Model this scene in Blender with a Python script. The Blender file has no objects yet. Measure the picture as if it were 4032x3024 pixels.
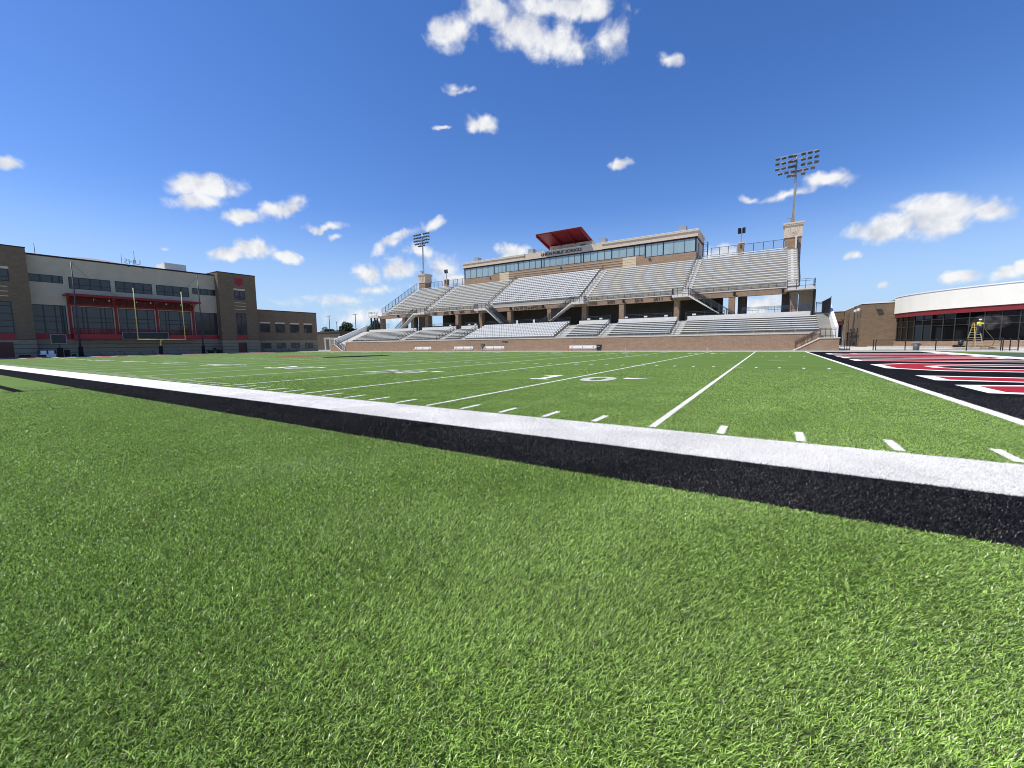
import bpy, math, random
import numpy as np
from mathutils import Matrix, Vector, Euler
random.seed(7)
rng = np.random.default_rng(11)
sc = bpy.context.scene
COL = sc.collection
R_ = math.radians

# ------------------------------------------------------------ camera
CAM = Vector((-3.117, -6.075, 1.2715))
yaw, pitch, roll = -0.5645, -0.0986, -0.0125
fw = Vector((math.sin(yaw)*math.cos(pitch), math.cos(yaw)*math.cos(pitch), math.sin(pitch)))
rt = Vector((math.cos(yaw), -math.sin(yaw), 0)); up = rt.cross(fw)
r2 = rt*math.cos(roll)+up*math.sin(roll); u2 = -rt*math.sin(roll)+up*math.cos(roll)
cd = bpy.data.cameras.new("camera"); cam = bpy.data.objects.new("camera", cd); COL.objects.link(cam)
cd.sensor_width = 36; cd.lens = 36*1606.9/4032; cd.clip_start = 0.05; cd.clip_end = 5000
cam.matrix_world = Matrix(((r2.x, u2.x, -fw.x, CAM.x), (r2.y, u2.y, -fw.y, CAM.y), (r2.z, u2.z, -fw.z, CAM.z), (0, 0, 0, 1)))
sc.camera = cam
# ------------------------------------------------------------ sun, sky, exposure
S = Vector((-0.43, -0.40, 1.0)).normalized()          # towards the sun
SUN_E, SKY_S, EXPO = 5.0, 0.10, 0.0
sl = bpy.data.lights.new("sun", 'SUN'); sl.energy = SUN_E; sl.angle = R_(0.53); sl.color = (1, .94, .83)
so = bpy.data.objects.new("sun", sl); COL.objects.link(so); so.rotation_euler = S.to_track_quat('Z', 'Y').to_euler()
so.location = (-40, -40, 90)
sc.view_settings.view_transform = 'Standard'; sc.view_settings.look = 'None'
sc.view_settings.exposure = EXPO; sc.view_settings.gamma = 1
sc.cycles.pixel_filter_type = 'BLACKMAN_HARRIS'; sc.cycles.filter_width = 1.0
sc.cycles.max_bounces = 6; sc.cycles.diffuse_bounces = 3; sc.cycles.transparent_max_bounces = 16
W = bpy.data.worlds.new("World"); sc.world = W; W.use_nodes = True
nt = W.node_tree; nt.nodes.clear()
def N(t, typ, **k):
    n = t.nodes.new(typ)
    for a, v in k.items():
        if a == 'inp':
            for i, x in v.items(): n.inputs[i].default_value = x
        else: setattr(n, a, v)
    return n
def math_(t, op, a, b=None, c=None, clamp=False):
    n = t.nodes.new('ShaderNodeMath'); n.operation = op; n.use_clamp = clamp
    for i, x in enumerate((a, b, c)):
        if x is None: continue
        if isinstance(x, (int, float)): n.inputs[i].default_value = x
        else: t.links.new(x, n.inputs[i])
    return n.outputs[0]
CLOUDS = [(-68.27,17.17,.0703,.0206,1,11.3),(-69.06,15.44,.047,.0183,1,10.4),(-64.76,14.54,.0397,.0139,1,16.3),(-60.63,15.74,.0473,.0191,1,22.6),(-66.25,10.35,.0412,.0163,1,6.1),(-63.76,11.07,.0413,.0234,1,5.9),(-60.42,10.53,.0372,.0142,1,-5.2),(-56.45,14.4,.0439,.009,.8,5.6),(-54.92,13.17,.0151,.0083,.7,4.7),(-81.71,15.62,.0164,.0092,.9,16.5),(-51.03,9.19,.0300,.024,.85,2.4),(-47.01,9.91,.048,.030,.88,1.9),(-47.51,13.5,.0601,.0129,.8,27.9),(-44.62,12.37,.0311,.0176,.8,2),(-41.51,10.21,.040,.033,.75,.9),(-42.85,15.69,.0308,.0128,.8,17.2),(-39.67,8.75,.0474,.0145,.8,.4),(-35.98,26.95,.0391,.0168,1,1),(-41.22,26.44,.0165,.0053,.8,3.4),(-39.85,34.88,.0419,.0286,.95,3.8),(-34.56,36.84,.0503,.0203,.9,.8),(-30.32,35.22,.075,.032,1,-16.7),(-24.75,36.84,.1035,.0184,1.1,-5.1),(-26.71,34.15,.071,.031,.85,-3.7),(-22.8,33.14,.0426,.0223,.62,-5.8),(-18.69,33.76,.0412,.0252,.62,36.8),(-11.98,30.95,.0245,.009,.7,-11.4),(-17.54,21.68,.0249,.0114,.9,3.8),(4.45,16.56,.0395,.0136,.9,-4.8),(1.09,15.93,.049,.0081,.7,1),(-2.76,16.35,.0199,.0084,.65,-9.8),(9.4,11.0,.0607,.019,1.05,3.6),(13.01,11.35,.0598,.0339,1.1,-7.2),(16.19,11.02,.0346,.0181,1,-13.2),(7.1,8.86,.0101,.0072,.8,-8.1),(9.55,5.38,.0109,.0054,.8,-5.7),(15.01,5.66,.0239,.0122,1,-7.1),(17.6,5.44,.0229,.0116,.9,-7.5),(18.56,5.85,.0098,.0151,.9,-8.2),(-31.98,12.41,.0414,.0191,1,-.8),(-55.03,5.52,.088,.0155,.5,1.5),(-50.33,7.24,.0493,.0113,.55,1.6),(-5.35,10.88,.038,.0153,.7,-6.3),(-1.1,4.2,.0538,.0232,.8,-3.4),(-45.12,7.69,.0345,.0092,.5,1),(-51.42,3.97,.109,.02,.55,.6),(-71.76,10.41,.0072,.0045,.6,7.6),(-61.12,16.29,.0134,.0056,.6,8),(-39.37,30.33,.0199,.0101,.55,3),(-39.05,30,.0299,.0057,.5,2.8)]
def build_world():
    t = nt; L = t.links.new
    tc = N(t, 'ShaderNodeTexCoord'); D = tc.outputs['Generated']
    sky = N(t, 'ShaderNodeTexSky', sky_type='NISHITA', sun_disc=False, sun_elevation=math.asin(S.z),
            sun_rotation=math.atan2(S.x, S.y), altitude=200, air_density=1.0, dust_density=0.25, ozone_density=2.0)
    hs = N(t, 'ShaderNodeHueSaturation', inp={'Saturation': 1.24, 'Value': 1.55, 'Hue': .5}); tn_ = N(t, 'ShaderNodeVectorMath', operation='MULTIPLY', inp={1: (.96, .91, 1.06)}); L(sky.outputs[0], tn_.inputs[0]); L(tn_.outputs[0], hs.inputs['Color'])
    # pale blue air towards the horizon instead of the model's yellowish band
    sx = N(t, 'ShaderNodeSeparateXYZ'); L(D, sx.inputs[0])
    hz = N(t, 'ShaderNodeMapRange', interpolation_type='SMOOTHSTEP', inp={1: .0, 2: .30, 3: .92, 4: 0}); L(sx.outputs[2], hz.inputs[0])
    hm = N(t, 'ShaderNodeMix', data_type='RGBA'); L(hz.outputs[0], hm.inputs[0]); L(hs.outputs[0], hm.inputs[6]); hm.inputs[7].default_value = (4.3, 6.4, 9.0, 1)
    # slow large-scale warp of the direction so that the cloud outlines are ragged
    wn = N(t, 'ShaderNodeTexNoise', inp={'Scale': 16.0, 'Detail': 3.0, 'Roughness': .55}); L(D, wn.inputs['Vector'])
    w1 = N(t, 'ShaderNodeVectorMath', operation='SUBTRACT', inp={1: (.5, .5, .5)}); L(wn.outputs['Color'], w1.inputs[0])
    w2 = N(t, 'ShaderNodeVectorMath', operation='SCALE', inp={'Scale': .045}); L(w1.outputs[0], w2.inputs[0])
    w3 = N(t, 'ShaderNodeVectorMath', operation='ADD'); L(D, w3.inputs[0]); L(w2.outputs[0], w3.inputs[1])
    DW = w3.outputs[0]
    best = None; low = None
    for az, el, a, b, w, rot in CLOUDS:
        a, b = a*1.16, b*1.22
        az, el, rot = R_(az), R_(el), R_(rot)
        d = Vector((math.sin(az)*math.cos(el), math.cos(az)*math.cos(el), math.sin(el)))
        r0 = d.cross(Vector((0, 0, 1))).normalized(); u0 = r0.cross(d)
        r = r0*math.cos(rot)+u0*math.sin(rot); u = -r0*math.sin(rot)+u0*math.cos(rot)
        m = Matrix(((d.x, r.x, u.x), (d.y, r.y, u.y), (d.z, r.z, u.z)))
        if m.determinant() < 0: m = Matrix(((d.x, -r.x, u.x), (d.y, -r.y, u.y), (d.z, -r.z, u.z)))
        mp = N(t, 'ShaderNodeMapping', vector_type='TEXTURE', inp={'Rotation': m.to_euler(), 'Scale': (60, a, b)}); L(DW, mp.inputs[0])
        ln = N(t, 'ShaderNodeVectorMath', operation='LENGTH'); L(mp.outputs[0], ln.inputs[0])
        v = math_(t, 'SUBTRACT', w, math_(t, 'MULTIPLY', ln.outputs['Value'], w))
        best = v if best is None else math_(t, 'SMOOTH_MAX', best, v, .22)
    n1 = N(t, 'ShaderNodeTexNoise', inp={'Scale': 27.0, 'Detail': 9.0, 'Roughness': .56, 'Distortion': .4}); L(D, n1.inputs['Vector'])
    tot = math_(t, 'ADD', best, math_(t, 'MULTIPLY', math_(t, 'SUBTRACT', n1.outputs[0], .5), 1.25))
    al = N(t, 'ShaderNodeMapRange', interpolation_type='SMOOTHSTEP', inp={1: .0, 2: .66, 3: 0, 4: .97}); L(tot, al.inputs[0])
    # self shading of the cloud: sample the same noise a little towards the sun
    off = N(t, 'ShaderNodeVectorMath', operation='ADD', inp={1: (S.x*.012, S.y*.012, .032)}); L(D, off.inputs[0])
    n2 = N(t, 'ShaderNodeTexNoise', inp={'Scale': 27.0, 'Detail': 4.0, 'Roughness': .55, 'Distortion': .3}); L(off.outputs[0], n2.inputs['Vector'])
    sh = math_(t, 'SUBTRACT', n1.outputs[0], n2.outputs[0])
    shade = N(t, 'ShaderNodeMapRange', inp={1: -.26, 2: .14, 3: 0, 4: 1}); L(sh, shade.inputs[0])
    cc = N(t, 'ShaderNodeMix', data_type='RGBA'); L(shade.outputs[0], cc.inputs[0])
    cc.inputs[6].default_value = (6.3, 6.6, 7.4, 1); cc.inputs[7].default_value = (9.4, 9.5, 9.6, 1)
    mx = N(t, 'ShaderNodeMix', data_type='RGBA'); L(al.outputs[0], mx.inputs[0]); L(hm.outputs[2], mx.inputs[6]); L(cc.outputs[2], mx.inputs[7])
    bg = N(t, 'ShaderNodeBackground', inp={'Strength': SKY_S}); L(mx.outputs[2], bg.inputs[0])
    o = N(t, 'ShaderNodeOutputWorld'); L(bg.outputs[0], o.inputs[0])
build_world()

# ------------------------------------------------------------ materials
def mat(name, col, rough=.7, spec=.3, var=0., vscale=3., bump=0., bscale=40., metal=0., stretch=(1, 1, 1), trans=0., coat=0.):
    m = bpy.data.materials.new(name); m.use_nodes = True; t = m.node_tree; L = t.links.new
    p = t.nodes['Principled BSDF']; p.inputs['Roughness'].default_value = rough; p.inputs['Metallic'].default_value = metal
    p.inputs['Specular IOR Level'].default_value = spec; p.inputs['Base Color'].default_value = (*col, 1)
    p.inputs['Coat Weight'].default_value = coat
    if var or bump:
        tc = N(t, 'ShaderNodeTexCoord'); mp = N(t, 'ShaderNodeMapping', inp={'Scale': stretch}); L(tc.outputs['Object'], mp.inputs[0])
    if var:
        n = N(t, 'ShaderNodeTexNoise', inp={'Scale': vscale, 'Detail': 6., 'Roughness': .65}); L(mp.outputs[0], n.inputs['Vector'])
        mr = N(t, 'ShaderNodeMapRange', inp={1: .3, 2: .7, 3: 1-var, 4: 1+var}); L(n.outputs[0], mr.inputs[0])
        v = N(t, 'ShaderNodeVectorMath', operation='SCALE', inp={0: col}); L(mr.outputs[0], v.inputs['Scale']); L(v.outputs[0], p.inputs['Base Color'])
    if bump:
        n = N(t, 'ShaderNodeTexNoise', inp={'Scale': bscale, 'Detail': 4.}); L(mp.outputs[0], n.inputs['Vector'])
        b = N(t, 'ShaderNodeBump', inp={'Strength': bump, 'Distance': .02}); L(n.outputs[0], b.inputs['Height']); L(b.outputs[0], p.inputs['Normal'])
    return m
def brick(name, c1, c2, mortar, bw=.30, bh=.10):
    m = mat(name, c1, .9, .15); t = m.node_tree; L = t.links.new; p = t.nodes['Principled BSDF']
    tc = N(t, 'ShaderNodeTexCoord'); sp = N(t, 'ShaderNodeSeparateXYZ'); L(tc.outputs['Object'], sp.inputs[0])
    cb = N(t, 'ShaderNodeCombineXYZ'); L(math_(t, 'ADD', sp.outputs[0], sp.outputs[1]), cb.inputs[0]); L(sp.outputs[2], cb.inputs[1])
    bt = N(t, 'ShaderNodeTexBrick', inp={'Color1': (*c1, 1), 'Color2': (*c2, 1), 'Mortar': (*mortar, 1), 'Scale': 1., 'Mortar Size': .012, 'Brick Width': bw, 'Row Height': bh, 'Bias': -.1})
    L(cb.outputs[0], bt.inputs['Vector'])
    mp = N(t, 'ShaderNodeMapping', inp={'Scale': (.9, .9, 3.2)}); L(tc.outputs['Object'], mp.inputs[0])
    n = N(t, 'ShaderNodeTexNoise', inp={'Scale': .9, 'Detail': 8., 'Roughness': .7}); L(mp.outputs[0], n.inputs['Vector'])
    mr = N(t, 'ShaderNodeMapRange', inp={1: .3, 2: .7, 3: .84, 4: 1.14}); L(n.outputs[0], mr.inputs[0])
    v = N(t, 'ShaderNodeVectorMath', operation='SCALE'); L(bt.outputs[0], v.inputs[0]); L(mr.outputs[0], v.inputs['Scale']); L(v.outputs[0], p.inputs['Base Color'])
    bm_ = N(t, 'ShaderNodeBump', inp={'Strength': .3, 'Distance': .01}); L(bt.outputs['Fac'], bm_.inputs['Height']); bm_.invert = True; L(bm_.outputs[0], p.inputs['Normal'])
    return m
def turf(name, col, var=.25, spec=.15):
    m = mat(name, col, .8, spec); t = m.node_tree; L = t.links.new; p = t.nodes['Principled BSDF']
    tc = N(t, 'ShaderNodeTexCoord')
    a = N(t, 'ShaderNodeTexNoise', inp={'Scale': 26., 'Detail': 8., 'Roughness': .75}); L(tc.outputs['Object'], a.inputs['Vector'])
    mp = N(t, 'ShaderNodeMapping', inp={'Scale': (.25, 1., 1.)}); L(tc.outputs['Object'], mp.inputs[0])
    b = N(t, 'ShaderNodeTexNoise', inp={'Scale': 1.1, 'Detail': 6., 'Roughness': .6}); L(mp.outputs[0], b.inputs['Vector'])
    f = math_(t, 'ADD', math_(t, 'MULTIPLY', math_(t, 'SUBTRACT', a.outputs[0], .5), var*5), math_(t, 'MULTIPLY', math_(t, 'SUBTRACT', b.outputs[0], .5), var*1.6))
    f = math_(t, 'MAXIMUM', math_(t, 'ADD', f, 1.), .35)
    v = N(t, 'ShaderNodeVectorMath', operation='SCALE', inp={0: col}); L(f, v.inputs['Scale']); L(v.outputs[0], p.inputs['Base Color'])
    bp = N(t, 'ShaderNodeBump', inp={'Strength': .5, 'Distance': .03}); L(a.outputs[0], bp.inputs['Height']); L(bp.outputs[0], p.inputs['Normal'])
    return m
def blade(name, col, var, rough=.45, spec=.4, tr=.35, tipgain=1.25):
    m = bpy.data.materials.new(name); m.use_nodes = True; t = m.node_tree; L = t.links.new; p = t.nodes['Principled BSDF']
    p.inputs['Roughness'].default_value = rough; p.inputs['Specular IOR Level'].default_value = spec
    at = N(t, 'ShaderNodeAttribute', attribute_name='tint'); tc = N(t, 'ShaderNodeTexCoord')
    n = N(t, 'ShaderNodeTexNoise', inp={'Scale': 1.3, 'Detail': 4.}); L(tc.outputs['Object'], n.inputs['Vector'])
    f = math_(t, 'ADD', math_(t, 'MULTIPLY', math_(t, 'SUBTRACT', at.outputs['Fac'], .5), var*2), 1.)
    f = math_(t, 'MULTIPLY', f, math_(t, 'ADD', math_(t, 'MULTIPLY', math_(t, 'SUBTRACT', n.outputs[0], .5), .5), 1.))
    v = N(t, 'ShaderNodeVectorMath', operation='SCALE', inp={0: col}); L(f, v.inputs['Scale']); L(v.outputs[0], p.inputs['Base Color'])
    tl = N(t, 'ShaderNodeBsdfTranslucent'); L(v.outputs[0], tl.inputs[0])
    ms = N(t, 'ShaderNodeMixShader', inp={0: tr}); L(p.outputs[0], ms.inputs[1]); L(tl.outputs[0], ms.inputs[2])
    L(ms.outputs[0], t.nodes['Material Output'].inputs[0])
    return m
M = dict(
    turf=turf('turf_green', (.112, .190, .034), .36), turf_white=turf('turf_white', (.82, .80, .755), .10), turf_black=turf('turf_black', (.0075, .0068, .006), .3, .04),
    turf_red=turf('turf_red', (.38, .016, .026), .12), turf_grey=turf('turf_grey_green', (.075, .105, .07), .15), turf_orange=turf('turf_orange', (.27, .085, .04), .12),
    blade_g=blade('green_fibre', (.275, .415, .085), .92, .34, .55, .24), blade_w=blade('white_fibre', (.84, .825, .785), .24, .6, .3, .3), blade_k=blade('black_fibre', (.0085, .0068, .0052), .7, .42, .34, .03),
    ground=mat('ground_soil', (.30, .28, .24), .95, .1, .2, .05), concrete=mat('concrete', (.50, .48, .44), .9, .2, .14, 1.2, .15, 20),
    pave=mat('paving', (.56, .53, .48), .9, .2, .10, .6, .1, 20), step=mat('stand_concrete', (.35, .335, .295), .9, .2, .16, 1.1, 0, 1, 0, (.25, 1, 1)),
    aisle=mat('aisle_concrete', (.66, .635, .58), .9, .2, .10, 2.), cap=mat('cast_stone', (.66, .58, .48), .85, .2, .08, 1.5), stone=mat('pale_stone', (.63, .51, .385), .9, .2, .10, 2.5, .2, 12),
    alu=mat('aluminium_plank', (.80, .79, .75), .45, .5, .05, 2.), chair=mat('white_plastic', (.72, .71, .675), .4, .4), bracket=mat('gap_strip_grey', (.16, .155, .145), .6, .3), white=mat('white_paint', (.80, .80, .78), .5, .35, .04, 2),
    black=mat('black_metal', (.012, .012, .014), .4, .5), dark=mat('dark_steel', (.035, .037, .042), .45, .5), navy=mat('blue_steel', (.035, .055, .10), .45, .4),
    galv=mat('galvanised_steel', (.42, .46, .48), .38, .5, .10, 3, 0, 1, .6), yellow=mat('yellow_paint', (.66, .62, .20), .4, .4), ladder=mat('fibreglass_yellow', (.50, .39, .11), .5, .4),
    brickT=brick('tan_brick', (.345, .215, .132), (.268, .163, .097), (.36, .29, .22)), brickB=brick('brown_brick', (.205, .143, .090), (.160, .108, .066), (.23, .18, .125)),
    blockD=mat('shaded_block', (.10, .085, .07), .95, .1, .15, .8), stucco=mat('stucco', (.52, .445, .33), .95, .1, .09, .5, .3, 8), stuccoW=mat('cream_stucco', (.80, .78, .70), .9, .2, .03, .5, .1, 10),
    limestone=mat('banded_limestone', (.30, .255, .165), .9, .2, .10, 1.), groove=mat('groove', (.10, .10, .09), .9, .1), redp=mat('red_panel', (.36, .022, .030), .45, .4, .05, 1), redsteel=mat('red_steel', (.25, .018, .022), .5, .3),
    redfascia=mat('maroon_fascia', (.20, .022, .025), .5, .4, .05, 1), glass=mat('dark_glass', (.052, .053, .050), .06, .45), glassk=mat('black_glass', (.006, .006, .006), .05, .30), glassb=mat('box_glass', (.30, .40, .42), .12, .6, .10, .8, 0, 1, 0, (1, 1, .1)), blind=mat('blind', (.52, .60, .60), .6, .3, .04, 3),
    frame=mat('window_frame', (.012, .013, .016), .4, .5), mull=mat('grey_mullion', (.04, .04, .04), .5, .4), maroon=mat('soffit_brown', (.05, .022, .02), .7, .2),
    strip=mat('fluted_block_tan', (.42, .30, .20), .9, .2, .05, 2), strip2=mat('fluted_block_pale', (.62, .50, .34), .9, .2, .05, 2), relief=mat('dark_lettering', (.035, .03, .028), .5, .4),
    brownletter=mat('bronze_lettering', (.115, .070, .045), .6, .3), bin=mat('grey_plastic', (.085, .095, .095), .55, .4), cone=mat('orange_plastic', (.75, .10, .04), .5, .4), wood=mat('door_brown', (.10, .028, .018), .5, .4),
    leaf=mat('leaf', (.030, .062, .016), .6, .3, .45, 1.2), leaf2=mat('leaf_dark', (.020, .043, .013), .6, .3, .45, 1.2), bark=mat('bark', (.07, .055, .04), .9, .1, .3, 6), hvac=mat('cream_metal', (.62, .60, .53), .6, .3, .04, 2),
    grey=mat('grey_metal', (.30, .31, .31), .6, .4, .05, 2), greyblue=mat('antenna_grey', (.18, .21, .32), .5, .4), roofw=mat('roof_membrane', (.72, .70, .64), .8, .2), polycarb=mat('pale_acrylic', (.52, .56, .56), .4, .4), lens=mat('lamp_glass', (.07, .07, .065), .15, .6), lampb=mat('lamp_housing', (.055, .055, .058), .45, .4),
    hivis=mat('hi_vis_cloth', (.72, .80, .04), .8, .2), skin=mat('skin', (.45, .26, .18), .6, .3), denim=mat('denim', (.04, .05, .08), .9, .1), hat=mat('hard_hat', (.85, .84, .78), .35, .5), hose=mat('hose', (.11, .09, .045), .6, .3), rubber=mat('rubber', (.02, .02, .02), .8, .2), boot=mat('boot', (.03, .02, .015), .7, .2), blueseat=mat('blue_vinyl', (.03, .05, .18), .5, .3), utv=mat('vehicle_paint', (.02, .028, .024), .4, .5), tan=mat('tan_sheet', (.45, .33, .24), .9, .1, .1, 3))

# ------------------------------------------------------------ mesh helpers
class MB:
    def __init__(s): s.v = []; s.f = []
    def add(s, vs, fs):
        o = len(s.v); s.v += [tuple(v) for v in vs]; s.f += [tuple(i+o for i in f) for f in fs]; return s
    def box(s, x0, x1, y0, y1, z0, z1):
        x0, x1 = min(x0, x1), max(x0, x1); y0, y1 = min(y0, y1), max(y0, y1); z0, z1 = min(z0, z1), max(z0, z1)
        return s.add([(x0, y0, z0), (x1, y0, z0), (x1, y1, z0), (x0, y1, z0), (x0, y0, z1), (x1, y0, z1), (x1, y1, z1), (x0, y1, z1)],
                     [(3, 2, 1, 0), (4, 5, 6, 7), (0, 1, 5, 4), (1, 2, 6, 5), (2, 3, 7, 6), (3, 0, 4, 7)])
    def prism(s, poly, axis, a, b):                   # polygon in the two other axes, extruded along axis
        def P(p, t):
            return (t, p[0], p[1]) if axis == 'x' else ((p[0], t, p[1]) if axis == 'y' else (p[0], p[1], t))
        n = len(poly)
        return s.add([P(p, a) for p in poly]+[P(p, b) for p in poly], [tuple(range(n))[::-1], tuple(range(n, 2*n))]+[(i, (i+1) % n, n+(i+1) % n, n+i) for i in range(n)])
    def bar(s, p, q, w, h=None, upv=(0, 0, 1)):       # rectangular bar
        p, q = Vector(p), Vector(q); d = (q-p).normalized(); h = h or w
        a = d.cross(Vector(upv))
        if a.length < 1e-4: a = d.cross(Vector((0, 1, 0)))
        a.normalize(); b = a.cross(d); a *= w/2; b *= h/2
        return s.add([p-a-b, p+a-b, p+a+b, p-a+b, q-a-b, q+a-b, q+a+b, q-a+b], [(3, 2, 1, 0), (4, 5, 6, 7), (0, 1, 5, 4), (1, 2, 6, 5), (2, 3, 7, 6), (3, 0, 4, 7)])
    def tube(s, pts, r, n=8, cap=True):
        pts = [Vector(p) for p in pts]; rs = r if isinstance(r, (list, tuple)) else [r]*len(pts); o = len(s.v); ref = None
        for i, p in enumerate(pts):
            d = (pts[min(i+1, len(pts)-1)]-pts[max(i-1, 0)]).normalized()
            if ref is None:
                ref = d.cross(Vector((0, 0, 1)))
                if ref.length < 1e-3: ref = d.cross(Vector((0, 1, 0)))
            a = (ref-d*ref.dot(d)).normalized(); b = d.cross(a); ref = a
            for k in range(n): c = 2*math.pi*k/n; s.v.append(tuple(p+(a*math.cos(c)+b*math.sin(c))*rs[i]))
        for i in range(len(pts)-1):
            for k in range(n): s.f.append((o+i*n+k, o+i*n+(k+1) % n, o+(i+1)*n+(k+1) % n, o+(i+1)*n+k))
        if cap: s.f.append(tuple(o+k for k in range(n))[::-1]); s.f.append(tuple(o+(len(pts)-1)*n+k for k in range(n)))
        return s
    def lathe(s, prof, c=(0, 0), n=20):               # profile of (radius, z)
        o = len(s.v)
        for r, z in prof:
            for k in range(n): a = 2*math.pi*k/n; s.v.append((c[0]+r*math.cos(a), c[1]+r*math.sin(a), z))
        for i in range(len(prof)-1):
            for k in range(n): s.f.append((o+i*n+k, o+i*n+(k+1) % n, o+(i+1)*n+(k+1) % n, o+(i+1)*n+k))
        s.f.append(tuple(o+k for k in range(n))[::-1]); s.f.append(tuple(o+(len(prof)-1)*n+k for k in range(n)))
        return s
    def tf(s, m):
        s.v = [tuple(m @ Vector(v)) for v in s.v]; return s
    def build(s, name, m, parent=None, smooth=False, label=None, bevel=0):
        me = bpy.data.meshes.new(name); me.from_pydata(s.v, [], s.f); me.materials.append(M[m] if isinstance(m, str) else m)
        if smooth: me.polygons.foreach_set('use_smooth', [True]*len(me.polygons))
        me.update(); o = bpy.data.objects.new(name, me); COL.objects.link(o)
        if parent is not None: adopt(o, parent)
        if label: o['label'] = label
        if bevel:
            b = o.modifiers.new('edge', 'BEVEL'); b.width = bevel; b.segments = 1; b.limit_method = 'ANGLE'
        return o
WM = {}
def adopt(o, parent):
    o.parent = parent
    loc = WM.get(parent.name, Vector((0, 0, 0)))
    o.matrix_parent_inverse = Matrix.Translation(-loc)
    WM[o.name] = Vector((0, 0, 0))
def thing(name, label, cat, loc=(0, 0, 0), group=None):
    o = bpy.data.objects.new(name, None); COL.objects.link(o); o.location = loc; o.empty_display_size = .3
    WM[o.name] = Vector(loc); return tag(o, label, cat, group)
def tag(o, label, cat, group=None):
    o['label'] = label; o['category'] = cat
    if group: o['group'] = group
    return o
def struct(name, mb, m, **k):
    o = mb.build(name, m, **k); o['kind'] = 'structure'; return o
def dup(root, delta, label, group=None):              # a copy of a thing, its parts and their sub-parts
    r = root.copy(); COL.objects.link(r); r.location = root.location+Vector(delta); r['label'] = label
    if group: r['group'] = group
    for ch in list(root.children):
        c = ch.copy(); COL.objects.link(c); c.parent = r
        for g in list(ch.children):
            d = g.copy(); COL.objects.link(d); d.parent = c
    return r
def text(s, size, depth, m4, bold=0., sx=1., width=0):
    cu = bpy.data.curves.new('t', 'FONT'); cu.body = s; cu.size = size; cu.extrude = depth; cu.offset = bold; cu.align_x = 'CENTER'; cu.align_y = 'CENTER'; cu.resolution_u = 3
    o = bpy.data.objects.new('t', cu); me = bpy.data.meshes.new_from_object(o)
    if width: xs = [v.co.x for v in me.vertices]; sx = width/(max(xs)-min(xs))
    mb = MB(); mm = m4 @ Matrix.Diagonal((sx, 1, 1, 1))
    mb.add([mm @ v.co for v in me.vertices], [tuple(p.vertices) for p in me.polygons])
    bpy.data.objects.remove(o); bpy.data.curves.remove(cu); bpy.data.meshes.remove(me); return mb
def wallmat(x, y, z):                                  # text plane facing -Y
    return Matrix(((1, 0, 0, x), (0, 0, -1, y), (0, 1, 0, z), (0, 0, 0, 1)))

# ------------------------------------------------------------ ground and field
FW, YD = 48.77, .9144
g = MB(); g.box(-1500, 1500, -1500, 1500, -.6, -.05); struct('ground', g, 'ground')
g = MB(); g.box(-400, 400, -60, 300, -.3, -.012); struct('pavement', g, 'pave')
corner = [(14.6, 20), (14.6, 44.5), (14.0, 47.4), (12.6, 49.6), (10.6, 51.2), (8, 52.1), (3.9, 52.4)]
g = MB(); g.prism([(-103.6, -14), (14.6, -14)]+corner+[(-103.6, 52.4)], 'z', -.2, 0); struct('turf', g, 'turf')
cb = MB()
for p, q in zip([(14.6, -14)]+corner, corner+[(-103.6, 52.4)]):
    cb.bar((p[0]+.12, p[1]+.12, .01), (q[0]+.12, q[1]+.12, .01), .22, .10)
struct('kerb', cb, 'pave')
RECT = {'w': [], 'k': [], 'b': []}                      # white, black
RECT['w'] += [(-100.58-1.25, 9.144+1.25, -1.25, 0), (-100.58-1.25, 9.144+1.25, FW, FW+1.25), (9.144, 10.39, 0, FW), (-101.83, -100.58, 0, FW)]
RECT['k'] += [(-103.0, 11.6, -2.45, -1.25), (-103.0, 11.6, FW+1.25, FW+2.0), (-103.0, -101.83, -1.25, FW+1.25)]
RECT['b'] += [(.2, 9.144, 0, FW), (-100.58, -91.64, 0, FW)]
L_ = []
for k in range(1, 20): L_.append((-5*k*YD-.05, -5*k*YD+.05, .1, FW-.1))
L_ += [(0, .2, 0, FW), (-91.64, -91.44, 0, FW)]
for k in range(1, 100):
    if k % 5 == 0:
        for y in (16.26, 18.29, FW-18.29, FW-16.26):
            L_ += [(-k*YD-.36, -k*YD-.07, y-.05, y+.05), (-k*YD+.07, -k*YD+.36, y-.05, y+.05)]
        continue
    for y in (.1, 16.1, FW-16.71, FW-.71): L_.append((-k*YD-.05, -k*YD+.05, y, y+.61))
L_ += [(-3.2, -2.3, FW/2-.05, FW/2+.05)]
K_ = [(-69, -22.3, -3.78, -3.55), (-22.42, -22.3, -14, -3.78), (-22.42, -22.3, -3.55, -2.45)]
def sheet(name, rects, z, m):
    b = MB()
    for x0, x1, y0, y1 in rects: b.add([(x0, y0, z), (x1, y0, z), (x1, y1, z), (x0, y1, z)], [(0, 1, 2, 3)])
    return struct(name, b, m)
sheet('sideline_white_band', RECT['w'], .004, 'turf_white'); sheet('black_border_band', RECT['k'], .004, 'turf_black')
sheet('end_zone', RECT['b'], .004, 'turf_black'); sheet('side_strip', [(10.4, 14.55, -1.2, 44.4)], .004, 'turf_grey'); sheet('yard_lines', L_, .008, 'turf_white'); sheet('team_area_lines', K_, .004, 'turf_black')
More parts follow.
